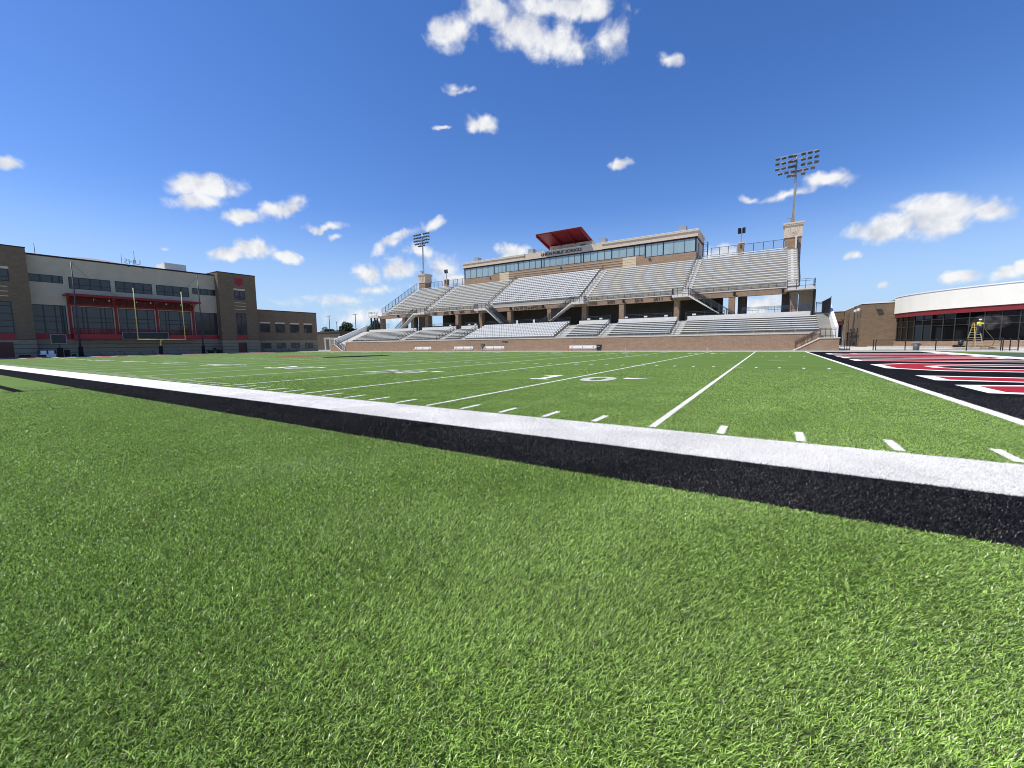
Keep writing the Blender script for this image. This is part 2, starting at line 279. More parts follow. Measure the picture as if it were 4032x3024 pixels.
# numerals
dg = {}
one = [(-.30, 0), (.42, 0), (.42, .22), (.20, .22), (.20, 1.85), (-.02, 1.85), (-.42, 1.52), (-.42, 1.30), (-.08, 1.50), (-.08, .22), (-.30, .22)]
for c in '02345':
    t_ = text(c, 1., .001, Matrix.Identity(4), .025)
    xs = [v[0] for v in t_.v]; ys = [v[1] for v in t_.v]
    dg[c] = [(((x-(min(xs)+max(xs))/2)/(max(xs)-min(xs))*1.15, (y-min(ys))/(max(ys)-min(ys))*1.85) ) for x, y in zip(xs, ys)], t_.f
nb = MB()
def numeral(c, x, y, fl):
    s = -1 if fl else 1
    if c == '1':
        n = len(one); nb.add([(x+s*p[0], y+s*p[1], .009) for p in one], [tuple(range(n))]); return
    vs, fs = dg[c]; nb.add([(x+s*p[0], y+s*p[1], .008+(.001 if i % 2 else .0)) for i, p in enumerate(vs)], fs)
for k, n in zip(range(10, 100, 10), (10, 20, 30, 40, 50, 40, 30, 20, 10)):
    X = -k*YD
    for fl in (0, 1):
        y = 6.62 if not fl else FW-6.62; s = -1 if fl else 1
        a, b_ = str(n)
        numeral(a, X-.98*s, y, fl); numeral(b_, X+.98*s, y, fl)
        if n != 50:
            d = 1 if k < 50 else -1; ty = y+s*1.55
            nb.add([(X+d*1.72, ty-.25, .009), (X+d*1.72, ty+.25, .009), (X+d*2.65, ty, .009)], [(0, 1, 2)])
struct('yard_numerals', nb, 'turf_white')
# end-zone word: u to the right as read from the field (towards -Y), v up (+X)
def inset(poly, d):
    n = len(poly); out = []; A = sum(poly[i][0]*poly[(i+1) % n][1]-poly[(i+1) % n][0]*poly[i][1] for i in range(n)); sg = 1 if A > 0 else -1
    for i in range(n):
        p0, p1, p2 = Vector(poly[i-1]), Vector(poly[i]), Vector(poly[(i+1) % n])
        e1, e2 = (p1-p0).normalized(), (p2-p1).normalized(); n1 = Vector((-e1.y, e1.x))*sg; n2 = Vector((-e2.y, e2.x))*sg
        b = (n1+n2); b = b/max(b.length_squared/2, .25); out.append((p1.x+b.x*d, p1.y+b.y*d))
    return out
H, SW, C_ = 7.75, 2.1, 1.15
def Np(w): return [(0, 0), (0, H), (SW, H), (w-SW, .45*H), (w-SW, H), (w, H), (w, 0), (w-SW, 0), (SW, .55*H), (SW, 0)]
def Up(w): return [(0, C_), (0, H), (SW, H), (SW, SW+.2), (SW+.3, SW-.1), (w-SW-.3, SW-.1), (w-SW, SW+.2), (w-SW, H), (w, H), (w, C_), (w-C_*1.3, 0), (C_*1.3, 0)]
def Ip(w): return [(0, 0), (0, H), (w, H), (w, 0)]
def Oc(w, h, x, y, c): return [(x, y+c), (x, y+h-c), (x+c, y+h), (x+w-c, y+h), (x+w, y+h-c), (x+w, y+c), (x+w-c, y), (x+c, y)]
wl, rl = MB(), MB()
LET = [('U', 42.7, 5.5), ('N', 35.0, 5.4), ('I', 27.6, 2.3), ('O', 22.4, 6.2), ('N', 13.3, 5.7)]
for end in (0, 1):
    def P(u, v, y0, z): return (1.15+v, y0-u, z) if not end else (-91.44-1.15-v, FW-(y0-u), z)
    for c, y0, w in LET:
        if c == 'O':
            o, i = Oc(w, H, 0, 0, 1.4), Oc(w-2*SW, H-2*SW, SW, SW, .5)
            for (a, b2), mb, z in (((o, i), wl, .008), ((inset(o, .4), inset(i, -.4)), rl, .012)):
                vs = [P(*p, y0, z) for p in a]+[P(*p, y0, z) for p in b2]; mb.add(vs, [(k, (k+1) % 8, 8+(k+1) % 8, 8+k) for k in range(8)])
        else:
            p = {'U': Up, 'N': Np, 'I': Ip}[c](w)
            wl.add([P(*q, y0, .008) for q in p], [tuple(range(len(p)))]); q_ = inset(p, .4); rl.add([P(*q, y0, .012) for q in q_], [tuple(range(len(q_)))])
struct('end_zone_letter_outlines', wl, 'turf_white'); struct('end_zone_letters', rl, 'turf_red')
# midfield emblem
em = MB(); em.add([(-53.6+3.1*math.cos(a), 25+4.4*math.sin(a), .014) for a in np.linspace(0, 2*math.pi, 24, endpoint=False)], [tuple(range(24))]); struct('midfield_emblem_red', em, 'turf_orange')
em = MB(); em.add([(-44.2+2.2*math.cos(a), 25+4.4*math.sin(a), .014) for a in np.linspace(0, 2*math.pi, 24, endpoint=False)], [tuple(range(24))]); struct('midfield_emblem_black', em, 'turf_black')

# near turf fibres, real blades round the standing point
def inr(x, y, rects):
    m = np.zeros(len(x), bool)
    for x0, x1, y0, y1 in rects: m |= (x > x0) & (x < x1) & (y > y0) & (y < y1)
    return m
def fibres():
    X, Y, Wd, Ln = [], [], [], []
    for r0, r1, den, w, l in ((.8, 2.2, 36000, .0031, .031), (2.2, 3.6, 28000, .0034, .029), (3.6, 6, 20000, .0039, .027), (6, 9, 12500, .0050, .024), (9, 13, 6000, .0070, .022), (13, 22, 2200, .0105, .021)):
        half = R_(61); n = int(half*(r1*r1-r0*r0)*den)
        r = np.sqrt(rng.uniform(r0*r0, r1*r1, n)); a = yaw+rng.uniform(-half, half, n)
        keep = rng.uniform(0, 1, n) < np.clip((22-r)/9, 0, 1); r, a = r[keep], a[keep]; n = len(r)
        X.append(CAM.x+r*np.sin(a)); Y.append(CAM.y+r*np.cos(a)); Wd.append(w*rng.uniform(.75, 1.25, n)); Ln.append(l*rng.uniform(.7, 1.2, n))
    X, Y, Wd, Ln = map(np.concatenate, (X, Y, Wd, Ln))
    jx, jy = X+rng.normal(0, .006, len(X)), Y+rng.normal(0, .006, len(X))
    near = [q for q in L_ if q[1] > -25 and q[2] < 12]
    wh = inr(jx, jy, RECT['w'][:1]+near); bk = inr(jx, jy, RECT['k'][:1]+RECT['b'][:1]+K_) & ~wh; gr = ~wh & ~bk
    skip = (X > .85) & (Y > 6.9)
    skip |= (np.abs(X+9.14) < 3) & (Y > 6.4) & (Y < 8.7)
    for name, sel, m, lab in (('grass', gr, 'blade_g', 'green artificial grass fibres of the near field and sideline'), ('white_grass', wh, 'blade_w', 'white grass fibres of the sideline band and nearest yard lines'), ('black_grass', bk, 'blade_k', 'black grass fibres of the border band')):
        sel = sel & ~skip; x, y, w, l = X[sel], Y[sel], Wd[sel], Ln[sel]; n = len(x)
        # fibres brushed loosely one way, with wide scatter
        fade = np.clip(1.25-np.hypot(x-CAM.x, y-CAM.y)/10, .25, 1)
        nap = .15+fade*(.55*np.sin(1.3*x+.7*y+1.1)*np.sin(.8*x-1.9*y+.4)+.35*np.sin(3.1*x-2.3*y)*np.sin(1.1*y+.5*x))
        az = np.where(rng.uniform(0, 1, n) < .55, rng.normal(0, .6, n)+nap, rng.uniform(0, 2*np.pi, n))
        lean = np.clip(rng.normal(.98, .26, n), .25, 1.35)
        dx, dy = np.cos(az), np.sin(az); tw = az+np.pi/2+rng.normal(0, .5, n); sx, sy = np.cos(tw)*w/2, np.sin(tw)*w/2
        h1 = l*.55; a1 = lean*.82; a2 = lean*1.15
        mx, my, mz = x+dx*np.sin(a1)*h1, y+dy*np.sin(a1)*h1, np.cos(a1)*h1
        h2 = l*.45; ex, ey, ez = mx+dx*np.sin(a2)*h2, my+dy*np.sin(a2)*h2, np.maximum(mz+np.cos(a2)*h2, .004)
        v = np.empty((n, 5, 3), np.float32); z0 = np.zeros(n)
        v[:, 0] = np.stack([x-sx, y-sy, z0], 1); v[:, 1] = np.stack([x+sx, y+sy, z0], 1)
        v[:, 2] = np.stack([mx+sx, my+sy, mz], 1); v[:, 3] = np.stack([mx-sx, my-sy, mz], 1); v[:, 4] = np.stack([ex, ey, ez], 1)
        me = bpy.data.meshes.new(name); me.vertices.add(n*5); me.vertices.foreach_set('co', v.ravel())
        o5 = (np.arange(n)*5)[:, None]; li = (o5+np.array([0, 1, 2, 3, 3, 2, 4])).ravel().astype(np.int32)
        me.loops.add(n*7); me.loops.foreach_set('vertex_index', li)
        me.polygons.add(n*2); ls = np.empty((n, 2), np.int32); ls[:, 0] = np.arange(n)*7; ls[:, 1] = ls[:, 0]+4
        me.polygons.foreach_set('loop_start', ls.ravel())
        me.update(calc_edges=True); me.validate()
        at = me.attributes.new('tint', 'FLOAT', 'POINT'); at.data.foreach_set('value', np.repeat((rng.beta(.85, .95, n)).astype(np.float32), 5))
        me.materials.append(M[m]); o = bpy.data.objects.new(name, me); COL.objects.link(o); o['kind'] = 'stuff'; tag(o, lab, 'grass')
fibres()

# ------------------------------------------------------------ grandstand
XL, XR = -90.8, 1.95                                    # lower bank
YW = 56.5
LT, LR = .80, .31                                       # lower tread, rise
def lt(k): return 57.5+LT*k, 2.06+LR*k                  # front y and top z of lower tread k
UT, UR = .82, .495
def ut(k): return 67.95+UT*k, 9.70+UR*k
GS = thing('grandstand', 'long two tier brick and concrete grandstand behind the far sideline', 'grandstand', (-45.5, 62, 0))
# lower bank: stepped solid
p = [(56.9, 0), (56.9, 2.06), (57.5, 2.06)]
for k in range(0, 8): y, z = lt(k); p += [(y, z), (y+LT, z)] if k else [(y+LT, z)]
y, z = lt(8); p += [(y, z), (68.6, z), (68.6, 0)]
b = MB(); b.prism(p, 'x', XL, XR); b.build('lower_seating_deck', 'step', GS)
CZ = lt(8)[1]                                           # concourse level
b = MB(); b.box(-94.6, 3.4, 68.6, 92, 3.9, CZ+.003); b.build('concourse_floor', 'concrete', GS)
b = MB(); b.box(-90.4, 1.95, YW, 56.9, 0, 2.05); b.build('front_wall', 'brickT', GS)
b = MB(); b.box(-90.4, 1.98, YW-.05, 56.95, 2.05, 2.2); b.build('wall_coping', 'cap', GS)
# aisles of the lower bank: half steps with paler concrete
LA = [(-15.95, -14.6), (-27.2, -25.7), (-34.95, -33.1), (-56.0, -54.7), (-62.0, -60.6), (-74.1, -72.4)]
def steps(mb, x0, x1, f, n, tr, ri):
    for k in range(n):
        y, z = f(k); mb.box(x0, x1, y-tr*.42, y+.02, z-ri*.9, z-ri*.47); mb.box(x0, x1, y+.004, y+tr*.55, z-.02, z+.012)
for x0, x1 in LA:
    b = MB(); steps(b, x0, x1, lt, 9, LT, LR); b.build('aisle_steps', 'aisle', GS)
# parapet at the back of the lower bank
for x0, x1 in ((-14.5, 1.3), (-25.6, -16.0), (-32.9, -27.3), (-60.5, -56.1), (-72.3, -62.1), (-91.0, -74.2)):
    b = MB(); b.box(x0, x1, 64.15, 64.45, CZ-.2, 5.25); b.build('rear_parapet', 'aisle', GS)
# piers, beams
PX = [-.53, -8.65, -16.8, -26.2, -33.4, -40.8, -50.3, -57.8, -64.6, -74.1, -82.0, -90.35]
for x in PX:
    b = MB(); b.box(x-.44, x+.44, 67.56, 68.7, CZ, 8.2); b.build('pier', 'brickT', GS)
b = MB(); b.box(-90.0, -1.5, 67.5, 68.1, 8.12, 8.98); b.build('deck_beam', 'brickT', GS)
b = MB(); b.box(-90.02, -1.48, 67.44, 68.12, 8.98, 9.14); b.build('beam_coping', 'cap', GS)
# upper deck: stepped slab
p = [(67.95, 9.16), (67.95, 9.70)]
for k in range(0, 15): y, z = ut(k); p += [(y, z), (y+UT, z)] if k else [(y+UT, z)]
yb, zb = ut(15)
top = p[:]
p = top+[(yb+.4, zb-UR), (yb+.4, zb-1.4), (68.4, 8.4), (68.1, 8.4), (68.1, 9.16)]
b = MB(); b.prism(p, 'x', -72.6, -15.2)
for xa, xb in ((-90.0, -72.6), (-15.2, .02)): b.prism(p, 'x', xa, xb)
b.build('upper_seating_deck', 'step', GS)
UA = [(-16.04, -14.75), (-34.65, -33.05), (-56.2, -55.1), (-74.85, -73.4), (-1.45, -.12), (-89.75, -88.25)]
for x0, x1 in UA:
    b = MB(); steps(b, x0, x1, ut, 15, UT, UR); b.build('aisle_steps', 'aisle', GS)
for k in range(1, 15):
    y, z = ut(k); MB().box(-.95, -.62, y-.012, y-.004, z-.21, z-.07).build('step_number', 'white', GS)
b = MB(); b.box(-.36, -.12, 80.5, 80.9, 16.9, 18.95); b.build('end_fin', 'cap', GS)
# rear piers and enclosed concourse rooms, the deck's shade put into the block colour
for x in (-90.3,):
    b = MB(); b.box(x-.55, x+.75, 78.6, 80.2, CZ, 15.3); b.build('rear_pier', 'blockD', GS)
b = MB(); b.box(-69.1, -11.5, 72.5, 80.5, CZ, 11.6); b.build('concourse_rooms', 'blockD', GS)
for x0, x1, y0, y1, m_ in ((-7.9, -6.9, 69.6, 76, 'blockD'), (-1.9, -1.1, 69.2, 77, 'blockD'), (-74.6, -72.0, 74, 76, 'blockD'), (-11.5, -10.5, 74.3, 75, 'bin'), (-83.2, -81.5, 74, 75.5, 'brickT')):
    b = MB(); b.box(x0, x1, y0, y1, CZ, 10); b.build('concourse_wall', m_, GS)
# ends of the lower bank
b = MB(); b.prism([(56.2, 1.5), (56.2, 2.85), (65.8, 6.45), (65.8, 4.0)], 'x', 3.27, 3.60); b.build('end_stair_wall', 'white', GS)
b = MB()
for k in range(16): b.box(1.95, 3.27, 56.75+.5*k, 57.3+.5*k+6*(k == 15), 0, 1.54+.205*(k+1))
b.build('end_stairs', 'step', GS)
b = MB(); b.prism([(56.2, 1.0), (56.2, 2.85), (65.8, 6.45), (65.8, 4.0)], 'x', -94.55, -94.2); b.build('end_stair_wall', 'stuccoW', GS)
b = MB()
for k in range(16): b.box(-94.2, XL, 56.75+.5*k, 57.3+.5*k+6*(k == 15), 0, 1.54+.205*(k+1))
b.build('end_stairs', 'aisle', GS)
b = MB(); b.prism([(-.72, 0), (1.84, 1.42), (3.67, 1.42), (3.67, 0)], 'y', 55.3, 55.6)
b.box(3.4, 3.67, 55.6, 58, 0, 1.42); b.build('stair_wing_wall', 'brickT', GS)
b = MB(); b.prism([(-.95, 0), (-.62, 0), (1.84, 1.42), (3.75, 1.42), (3.75, 1.54), (1.84, 1.54)], 'y', 55.24, 55.64); b.build('wing_coping', 'cap', GS)
b = MB()
for k in range(9): b.box(-.5+.27*k, 3.4, 55.6, 56.49, 0, .17*(k+1))
b.build('entry_steps', 'aisle', GS)
mx = lambda x: -91.0-x
b = MB(); b.prism([(mx(-.72), 0), (mx(1.84), 1.42), (mx(3.67), 1.42), (mx(3.67), 0)], 'y', 55.3, 55.6); b.build('stair_wing_wall', 'brickT', GS)
b = MB(); b.prism([(mx(-.95), 0), (mx(-.62), 0), (mx(1.84), 1.42), (mx(3.75), 1.42), (mx(3.75), 1.54), (mx(1.84), 1.54)], 'y', 55.24, 55.64); b.build('wing_coping', 'cap', GS)
b = MB()
for k in range(9): b.box(mx(-.5+.27*k), mx(3.4), 55.6, 56.49, 0, .17*(k+1))
b.build('entry_steps', 'aisle', GS)
# raised lettering on the beam
text('STATE CHAMPIONS', .70, .03, wallmat(-45.6, 67.46, 8.53), .008, 1, 6.8).build('beam_lettering', 'brownletter', GS)
for x, s in ((-71.3, '1998'), (-67.7, '2002'), (-63.0, '2004'), (-59.8, '2005'), (-31.5, '2008'), (-28.1, '2009'), (-23.1, '2010'), (-19.8, '2011')):
    text(s, .70, .03, wallmat(x, 67.46, 8.56), .008, 1, 1.45).build('year_lettering', 'brownletter', GS)

# seating sections
GRP = 'seating sections of the grandstand'
def bench(x0, x1, y, z, tz):
    b = MB(); b.box(x0, x1, y, y+.28, z-.105, z)
    return b
BRK = {}
def bracket_mesh(oz):
    if oz not in BRK:
        b = MB(); b.box(-.025, .025, .08, .26, -.01, oz-.10); me = bpy.data.meshes.new('bracket'); me.from_pydata(b.v, [], b.f); me.materials.append(M['step']); BRK[oz] = me
    return BRK[oz]
def sect(name, label, x0, x1, f, k0, k1, oy, oz):
    y, z = f(k0); t = thing(name, label, 'bleacher section', ((x0+x1)/2, y, z), GRP)
    for k in range(k0, k1+1):
        y, z = f(k); o = bench(x0, x1, y+oy, z+oz, z).build('bench', 'alu', t)
        n = max(2, int((x1-x0)/2.6))
        for i in range(n+1):
            c = bpy.data.objects.new('bracket', bracket_mesh(oz)); COL.objects.link(c); adopt(c, o); c.location = (x0+.15+(x1-x0-.3)*i/n, y+oy, z)
    return t
def seatrow(x0, x1, y, z, hb):
    b = MB(); n = int((x1-x0)/.54); w = (x1-x0)/n
    for i in range(n):
        x = x0+w*i
        a, c, z0, z1 = x+.028, x+w-.028, z+hb-.24, z+hb
        b.add([(a, y+.40, z0), (c, y+.40, z0), (c-.015, y+.45, z1), (a+.015, y+.45, z1), (a, y+.45, z0), (c, y+.45, z0), (c-.015, y+.49, z1), (a+.015, y+.49, z1)],
              [(0, 1, 2, 3), (7, 6, 5, 4), (3, 2, 6, 7), (0, 3, 7, 4), (1, 5, 6, 2), (4, 5, 1, 0)])
        b.box(x+w/2-.03, x+w/2+.03, y+.41, y+.44, z, z0)
    return b
def csect(name, label, x0, x1, f, k0, k1, oy, hb):
    y, z = f(k0); t = thing(name, label, 'seat section', ((x0+x1)/2, y, z), GRP)
    for k in range(k0, k1+1):
        y, z = f(k); o = seatrow(x0, x1, y+oy, z, hb).build('seat_row', 'chair', t); b = MB(); b.box(x0+.05, x1-.05, y+oy+.28, y+oy+.37, z+.18, z+hb-.26); b.build('dark_gap_strip', 'bracket', o)  # continuous dark strip added for the shaded gaps below the chair backs
for x0, x1, lab in ((-14.55, 1.9, 'widest lower tier bench section beside the right end stairs'), (-25.65, -16.0, 'lower tier bench section below the pier between years 2010 and 2011'), (-33.05, -27.25, 'narrow lower tier bench section just right of the white chairs'),
                    (-60.55, -56.05, 'narrow lower tier bench section just left of the white chairs'), (-72.35, -62.05, 'lower tier bench section second from the left end'), (-90.7, -74.15, 'lower tier bench section at the left end by the sloping white wall')):
    sect('bleacher_section', lab, x0, x1, lt, 1, 7, .51, .40)
csect('seat_section', 'white chairback seats of the lower tier under the state champions beam', -54.65, -35.0, lt, 0, 8, .25, .72)
for x0, x1, k1, lab in ((-14.7, -1.5, 14, 'upper tier bench section at the right end by the stone tower'), (-33.0, -16.1, 13, 'upper tier bench section under letter D below the press box'),
                        (-73.35, -56.25, 13, 'upper tier bench section under the left half of the press box'), (-88.2, -74.9, 14, 'upper tier bench section at the left end by the fence')):
    sect('bleacher_section', lab, x0, x1, ut, 0, k1, .35, .42)
csect('seat_section', 'white chairback seats of the upper tier under letter C', -55.05, -34.7, ut, 0, 13, .2, .74)
# rail of the top row and guard rails
t = thing('guard_rail', 'silver rail behind the top row beside the right stone tower', 'railing', (-8, 80.4, 17)); b = MB(); yb, zb = ut(15)
for x in np.arange(-14, -1, 2.1): b.box(x-.02, x+.02, 80.2, 80.24, zb-UR, zb+.15)
b.build('post', 'galv', t); b = MB(); b.box(-14.7, -1.4, 80.16, 80.26, zb+.12, zb+.2); b.build('top_rail', 'galv', t)
def rail(name, label, pts, h, m, group=None, dx=1.9, mid=(.5,), bal=0, r=.025, posts=None):
    """posts, rails and (optionally) thin balusters along a polyline of base points"""
    t = thing(name, label, 'railing', pts[0], group); ps, rl, bl = MB(), MB(), MB()
    for a, c in zip(pts, pts[1:]):
        a, c = Vector(a), Vector(c); n = max(1, round((c-a).length/dx))
        for i in range(n+1):
            q = a.lerp(c, i/n); MB().bar(q, q+Vector((0, 0, h)), r*2.2).build('post', m, t)
        for f in (1,)+tuple(mid): rl.bar(a+Vector((0, 0, h*f)), c+Vector((0, 0, h*f)), r*2)
        if bal:
            n = max(1, int((c-a).length/bal))
            for i in range(n): q = a.lerp(c, (i+.5)/n); bl.bar(q+Vector((0, 0, .08)), q+Vector((0, 0, h-.05)), .014)
    rl.build('rail', m, t)
    if bal: bl.build('baluster', m, t)
    return t
for x0, x1, lab in ((-14.5, -1.7, 'low dark rail of the first upper row at the right end'), (-33, -17.4, 'low dark rail of the first upper row under letter D'), (-73, -58.6, 'low dark rail of the first upper row left of the champions beam'), (-88.5, -77.4, 'low dark rail of the first upper row at the left end')):
    rail('guard_rail', lab, [(x0, 67.75, 9.14), (x1, 67.75, 9.14)], .62, 'dark', 'guard rails of the upper tier', 1.05, (.5,))
for x0, x1, lab in ((-14.2, 1.7, 'low pipe rail on the front wall at the right end'), (-25.4, -16.2, 'low pipe rail on the front wall above the bin'), (-33, -27.4, 'short low pipe rail on the front wall above the cone bench'), (-60.4, -56.2, 'short low pipe rail on the front wall left of the white chairs'), (-72, -62.2, 'low pipe rail on the front wall above the second bench from left'), (-90, -74.3, 'low pipe rail on the front wall at the left end')):
    rail('guard_rail', lab, [(x0, 56.75, 2.2), (x1, 56.75, 2.2)], .42, 'grey', 'guard rails of the lower tier', 2.4, ())
names = ('first from the right end', 'second from the right end', 'right of the white chairs', 'left of the white chairs', 'third from the left end', 'nearest the left end')
order = [0, 1, 2, 3, 4, 5]
for (x0, x1), nm in zip(LA, names):
    x = x0+.25
    y, z = lt(0); y2, z2 = lt(8); rail('handrail', 'dark stepped handrail in the lower aisle '+nm, [(x, y, z), (x, y2, z2)], .86, 'dark', 'aisle handrails', 1.0, (.55,))
for (x0, x1), nm in zip(UA[:4], ('beside letter D', 'right of the upper white chairs', 'left of the upper white chairs', 'left of the press box')):
    x = (x0+x1)/2-.2; y, z = ut(0); y2, z2 = ut(14); rail('handrail', 'dark handrail climbing the upper aisle '+nm, [(x, y, z), (x, y2, z2)], .9, 'dark', 'aisle handrails', 1.6, (.55,))

# concourse barriers between the tiers
for i, (x0, x1, lab) in enumerate(((-25.0, -17.1, 'dark panelled barrier with three pale plates below years 2010 and 2011'), (-15.0, -9.4, 'dark panelled barrier with crates right of the D stair'), (-32.6, -27.4, 'dark panelled barrier with two pale plates below years 2008 and 2009'), (-54.5, -35.2, 'long dark barrier behind the white chair rows'), (-60.3, -56.4, 'short dark barrier with two plates below year 2005'), (-72.0, -62.3, 'dark barrier below years 1998 and 2002'))):
    t = thing('barrier', lab, 'barrier', ((x0+x1)/2, 65.4, CZ), 'barriers on the concourse'); zb_ = CZ
    b = MB(); b.box(x0, x1, 65.38, 65.42, zb_+.1, zb_+1.0); b.build('panel', 'black', t)
    b = MB(); b.box(x0, x1, 65.33, 65.47, 5.96, 6.03).box(x0, x1, 65.33, 65.4, 5.74, 5.79)
    for x in np.arange(x0, x1+.1, (x1-x0)/max(2, round((x1-x0)/2.3))): b.box(x-.03, x+.03, 65.32, 65.37, zb_, 6.0)
    b.build('rail', 'dark', t)
    for px in ([-24.6, -21.3, -18.0] if i == 0 else [-13.7] if i == 1 else [-31.5, -29.2] if i == 2 else [-46.9, -43.0] if i == 3 else [-59.2, -57.5] if i == 4 else [-64.6]):
        q = MB(); q.box(px-.28, px+.28, 65.28, 65.31, 5.42, 5.68) if i != 3 else q.box(px-.2, px+.2, 65.28, 65.31, 5.3, 5.95); q.build('plate', 'white', t)
rail('guard_rail', 'blue steel railing on the open concourse near the right end', [(-7.0, 64.75, 5.25), (1.2, 64.75, 5.25)], .95, 'navy', None, 2.3, (.86, .72, .5), .18)
rail('guard_rail', 'blue steel railing seen under the left end of the deck', [(-82, 70, CZ), (-75.5, 70, CZ)], 1.15, 'navy', None, 2.0, (.86, .5), .18)

# outside stairs from the upper aisles down to the concourse
def stair(label, xl, xr, xe, zt=8.93):
    d = 1 if xe > xr else -1; xs = xr if d > 0 else xl; y0, y1 = 66.0, 67.35
    t = thing('staircase', label, 'staircase', (xe, 66.7, CZ), 'outside staircases of the grandstand')
    b = MB(); b.box(xl, xr, y0, 67.44, zt-.40, zt); b.build('landing', 'aisle', t)
    run, rise = abs(xe-xs), zt-CZ; n = 22
    poly = [(xs, zt)]
    for i in range(n):
        x = xs+d*run*i/n; z = zt-rise*(i+1)/n; poly += [(x+d*.02, z+rise/n), (x+d*.02, z)]
    poly += [(xe, CZ), (xe-d*.1, CZ-.05), (xs, zt-.42)]
    b = MB(); b.prism(poly, 'y', y0, y1); b.build('flight', 'aisle', t)
    for y in (y0+.03, y1-.03):
        ps, rl, bl = MB(), MB(), MB(); A, B = Vector((xs, y, zt)), Vector((xe+d*.5, y, CZ+.1)); h = 1.02
        for i in range(7): q = A.lerp(B, i/6); MB().bar(q-Vector((0, 0, .25)), q+Vector((0, 0, h)), .06).build('post', 'dark', t)
        for z in (h, h*.86): rl.bar(A+Vector((0, 0, z)), B+Vector((0, 0, z)), .05)
        for i in range(60): q = A.lerp(B, (i+.5)/60); bl.bar(q+Vector((0, 0, .1)), q+Vector((0, 0, h-.1)), .022)
        if y < 66.5:
            for x in np.linspace(xl, xr, 4): MB().bar((x, y, zt-.3), (x, y, zt+h), .06).build('post', 'dark', t)
            for z in (h, h*.86, .12): rl.bar((xl, y, zt+z), (xr, y, zt+z), .04)
            xo = xl if d > 0 else xr
            for z in (h, h*.5): rl.bar((xo, y0, zt+z), (xo, 67.4, zt+z), .05)
            for i in range(10): bl.bar((xo, y0+.14*i, zt), (xo, y0+.14*i, zt+h), .03)
        rl.build('handrail', 'dark', t); bl.build('baluster', 'dark', t)
stair('staircase descending to the right from the aisle by letter D', -17.3, -14.75, -8.6)
stair('staircase descending to the left from the aisle right of the champions beam', -35.4, -32.8, -41.6)
stair('staircase descending to the right from the aisle left of the champions beam', -58.4, -55.2, -50.2)
stair('staircase descending to the left near the left end of the deck', -77.0, -73.2, -83.0)
# end landings
def landing(label, x0, x1, xw0, xw1):
    t = thing('landing', label, 'landing', (x0, 67, 8.5)); b = MB(); b.box(x0, x1, 66.4, 74 if x0 > -50 else 69, 8.48, 8.86); b.build('slab', 'aisle', t)
    ps, rl = MB(), MB()
    for x in np.linspace(x0+.05, x1-.05, 4): MB().bar((x, 66.43, 8.6), (x, 66.43, 9.95), .07).build('post', 'navy', t)
    xo = x1-.05 if x0 > -50 else x0+.05
    for y in (68.0, 69.6): MB().bar((xo, y-.6, 8.8), (xo, y-.6, 9.95), .07).build('post', 'navy', t)
    for z in (9.95, 9.7, 9.05): rl.bar((x0, 66.43, z), (x1, 66.43, z), .045); rl.bar((xo, 66.43, z), (xo, 69, z), .045)
    rl.build('rail', 'navy', t)
    if x0 > -50:
        b = MB(); b.box(xw0, xw1, 69.6, 69.8, CZ, 8.48); b.build('back_wall', 'stone', t)
        b = MB(); b.box(xw1-.02, xw1+.14, 67.0, 69.8, CZ, 8.48); b.build('side_post', 'dark', t)
    else:
        b = MB()
        for x in (xw0, xw1): b.box(x-.15, x+.15, 66.6, 66.9, CZ, 8.48); b.box(x-.15, x+.15, 68.6, 68.9, CZ, 8.48)
        b.build('column', 'dark', t)
landing('landing slab with blue rails overhanging the right end of the deck', -1.5, 1.85, .1, 1.85)
landing('landing slab on dark posts at the left end of the deck', -93.8, -90.1, -93.3, -91.9)
# tall fences
def fence(name, label, pts, h, dx, m, wires=True, r=.05):
    t = thing(name, label, 'fence', pts[0]); ps, rl, w = MB(), MB(), MB()
    for a, c in zip(pts, pts[1:]):
        a, c = Vector(a), Vector(c); n = max(1, round((c-a).length/dx)); L = (c-a).length
        for i in range(n+1): q = a.lerp(c, i/n); MB().bar(q, q+Vector((0, 0, h)), r*2).build('post', m, t)
        for z in (h, .1): rl.bar(a+Vector((0, 0, z)), c+Vector((0, 0, z)), r*1.2)
        if wires:
            k = int(L/.09)
            for i in range(k): q = a.lerp(c, (i+.5)/k); w.bar(q+Vector((0, 0, .1)), q+Vector((0, 0, h)), .008)
    rl.build('rail', m, t)
    if wires: w.build('mesh_panel', m, t)
    return t
fence('fence', 'blue steel fence stepping up the left end of the upper deck', [(-89.95, 67.6, 9.1), (-89.95, 80.6, 17.2)], 1.65, 1.45, 'navy')
fence('fence', 'dark steel fence stepping up the right end of the upper deck', [(.05, 67.6, 9.1), (.05, 80.6, 17.2)], 1.5, 1.45, 'dark')
fence('fence', 'blue mesh fence behind the top row between speaker post and stone tower', [(-8.0, 81, 17.0), (-2.0, 81, 17.0)], 1.7, 1.5, 'navy')
fence('fence', 'blue mesh fence behind the top row between press box and speaker post', [(-13.4, 81, 17.0), (-9.1, 81, 17.0)], 1.7, 1.5, 'navy')
fence('fence', 'blue mesh fence between the left stone tower and the speaker post', [(-85.2, 81, 17.0), (-80.7, 81, 17.0)], 1.7, 1.5, 'navy')
fence('fence', 'blue mesh fence between the left speaker post and the press box', [(-78.3, 81, 17.0), (-72.0, 81, 17.0)], 1.7, 1.5, 'navy')

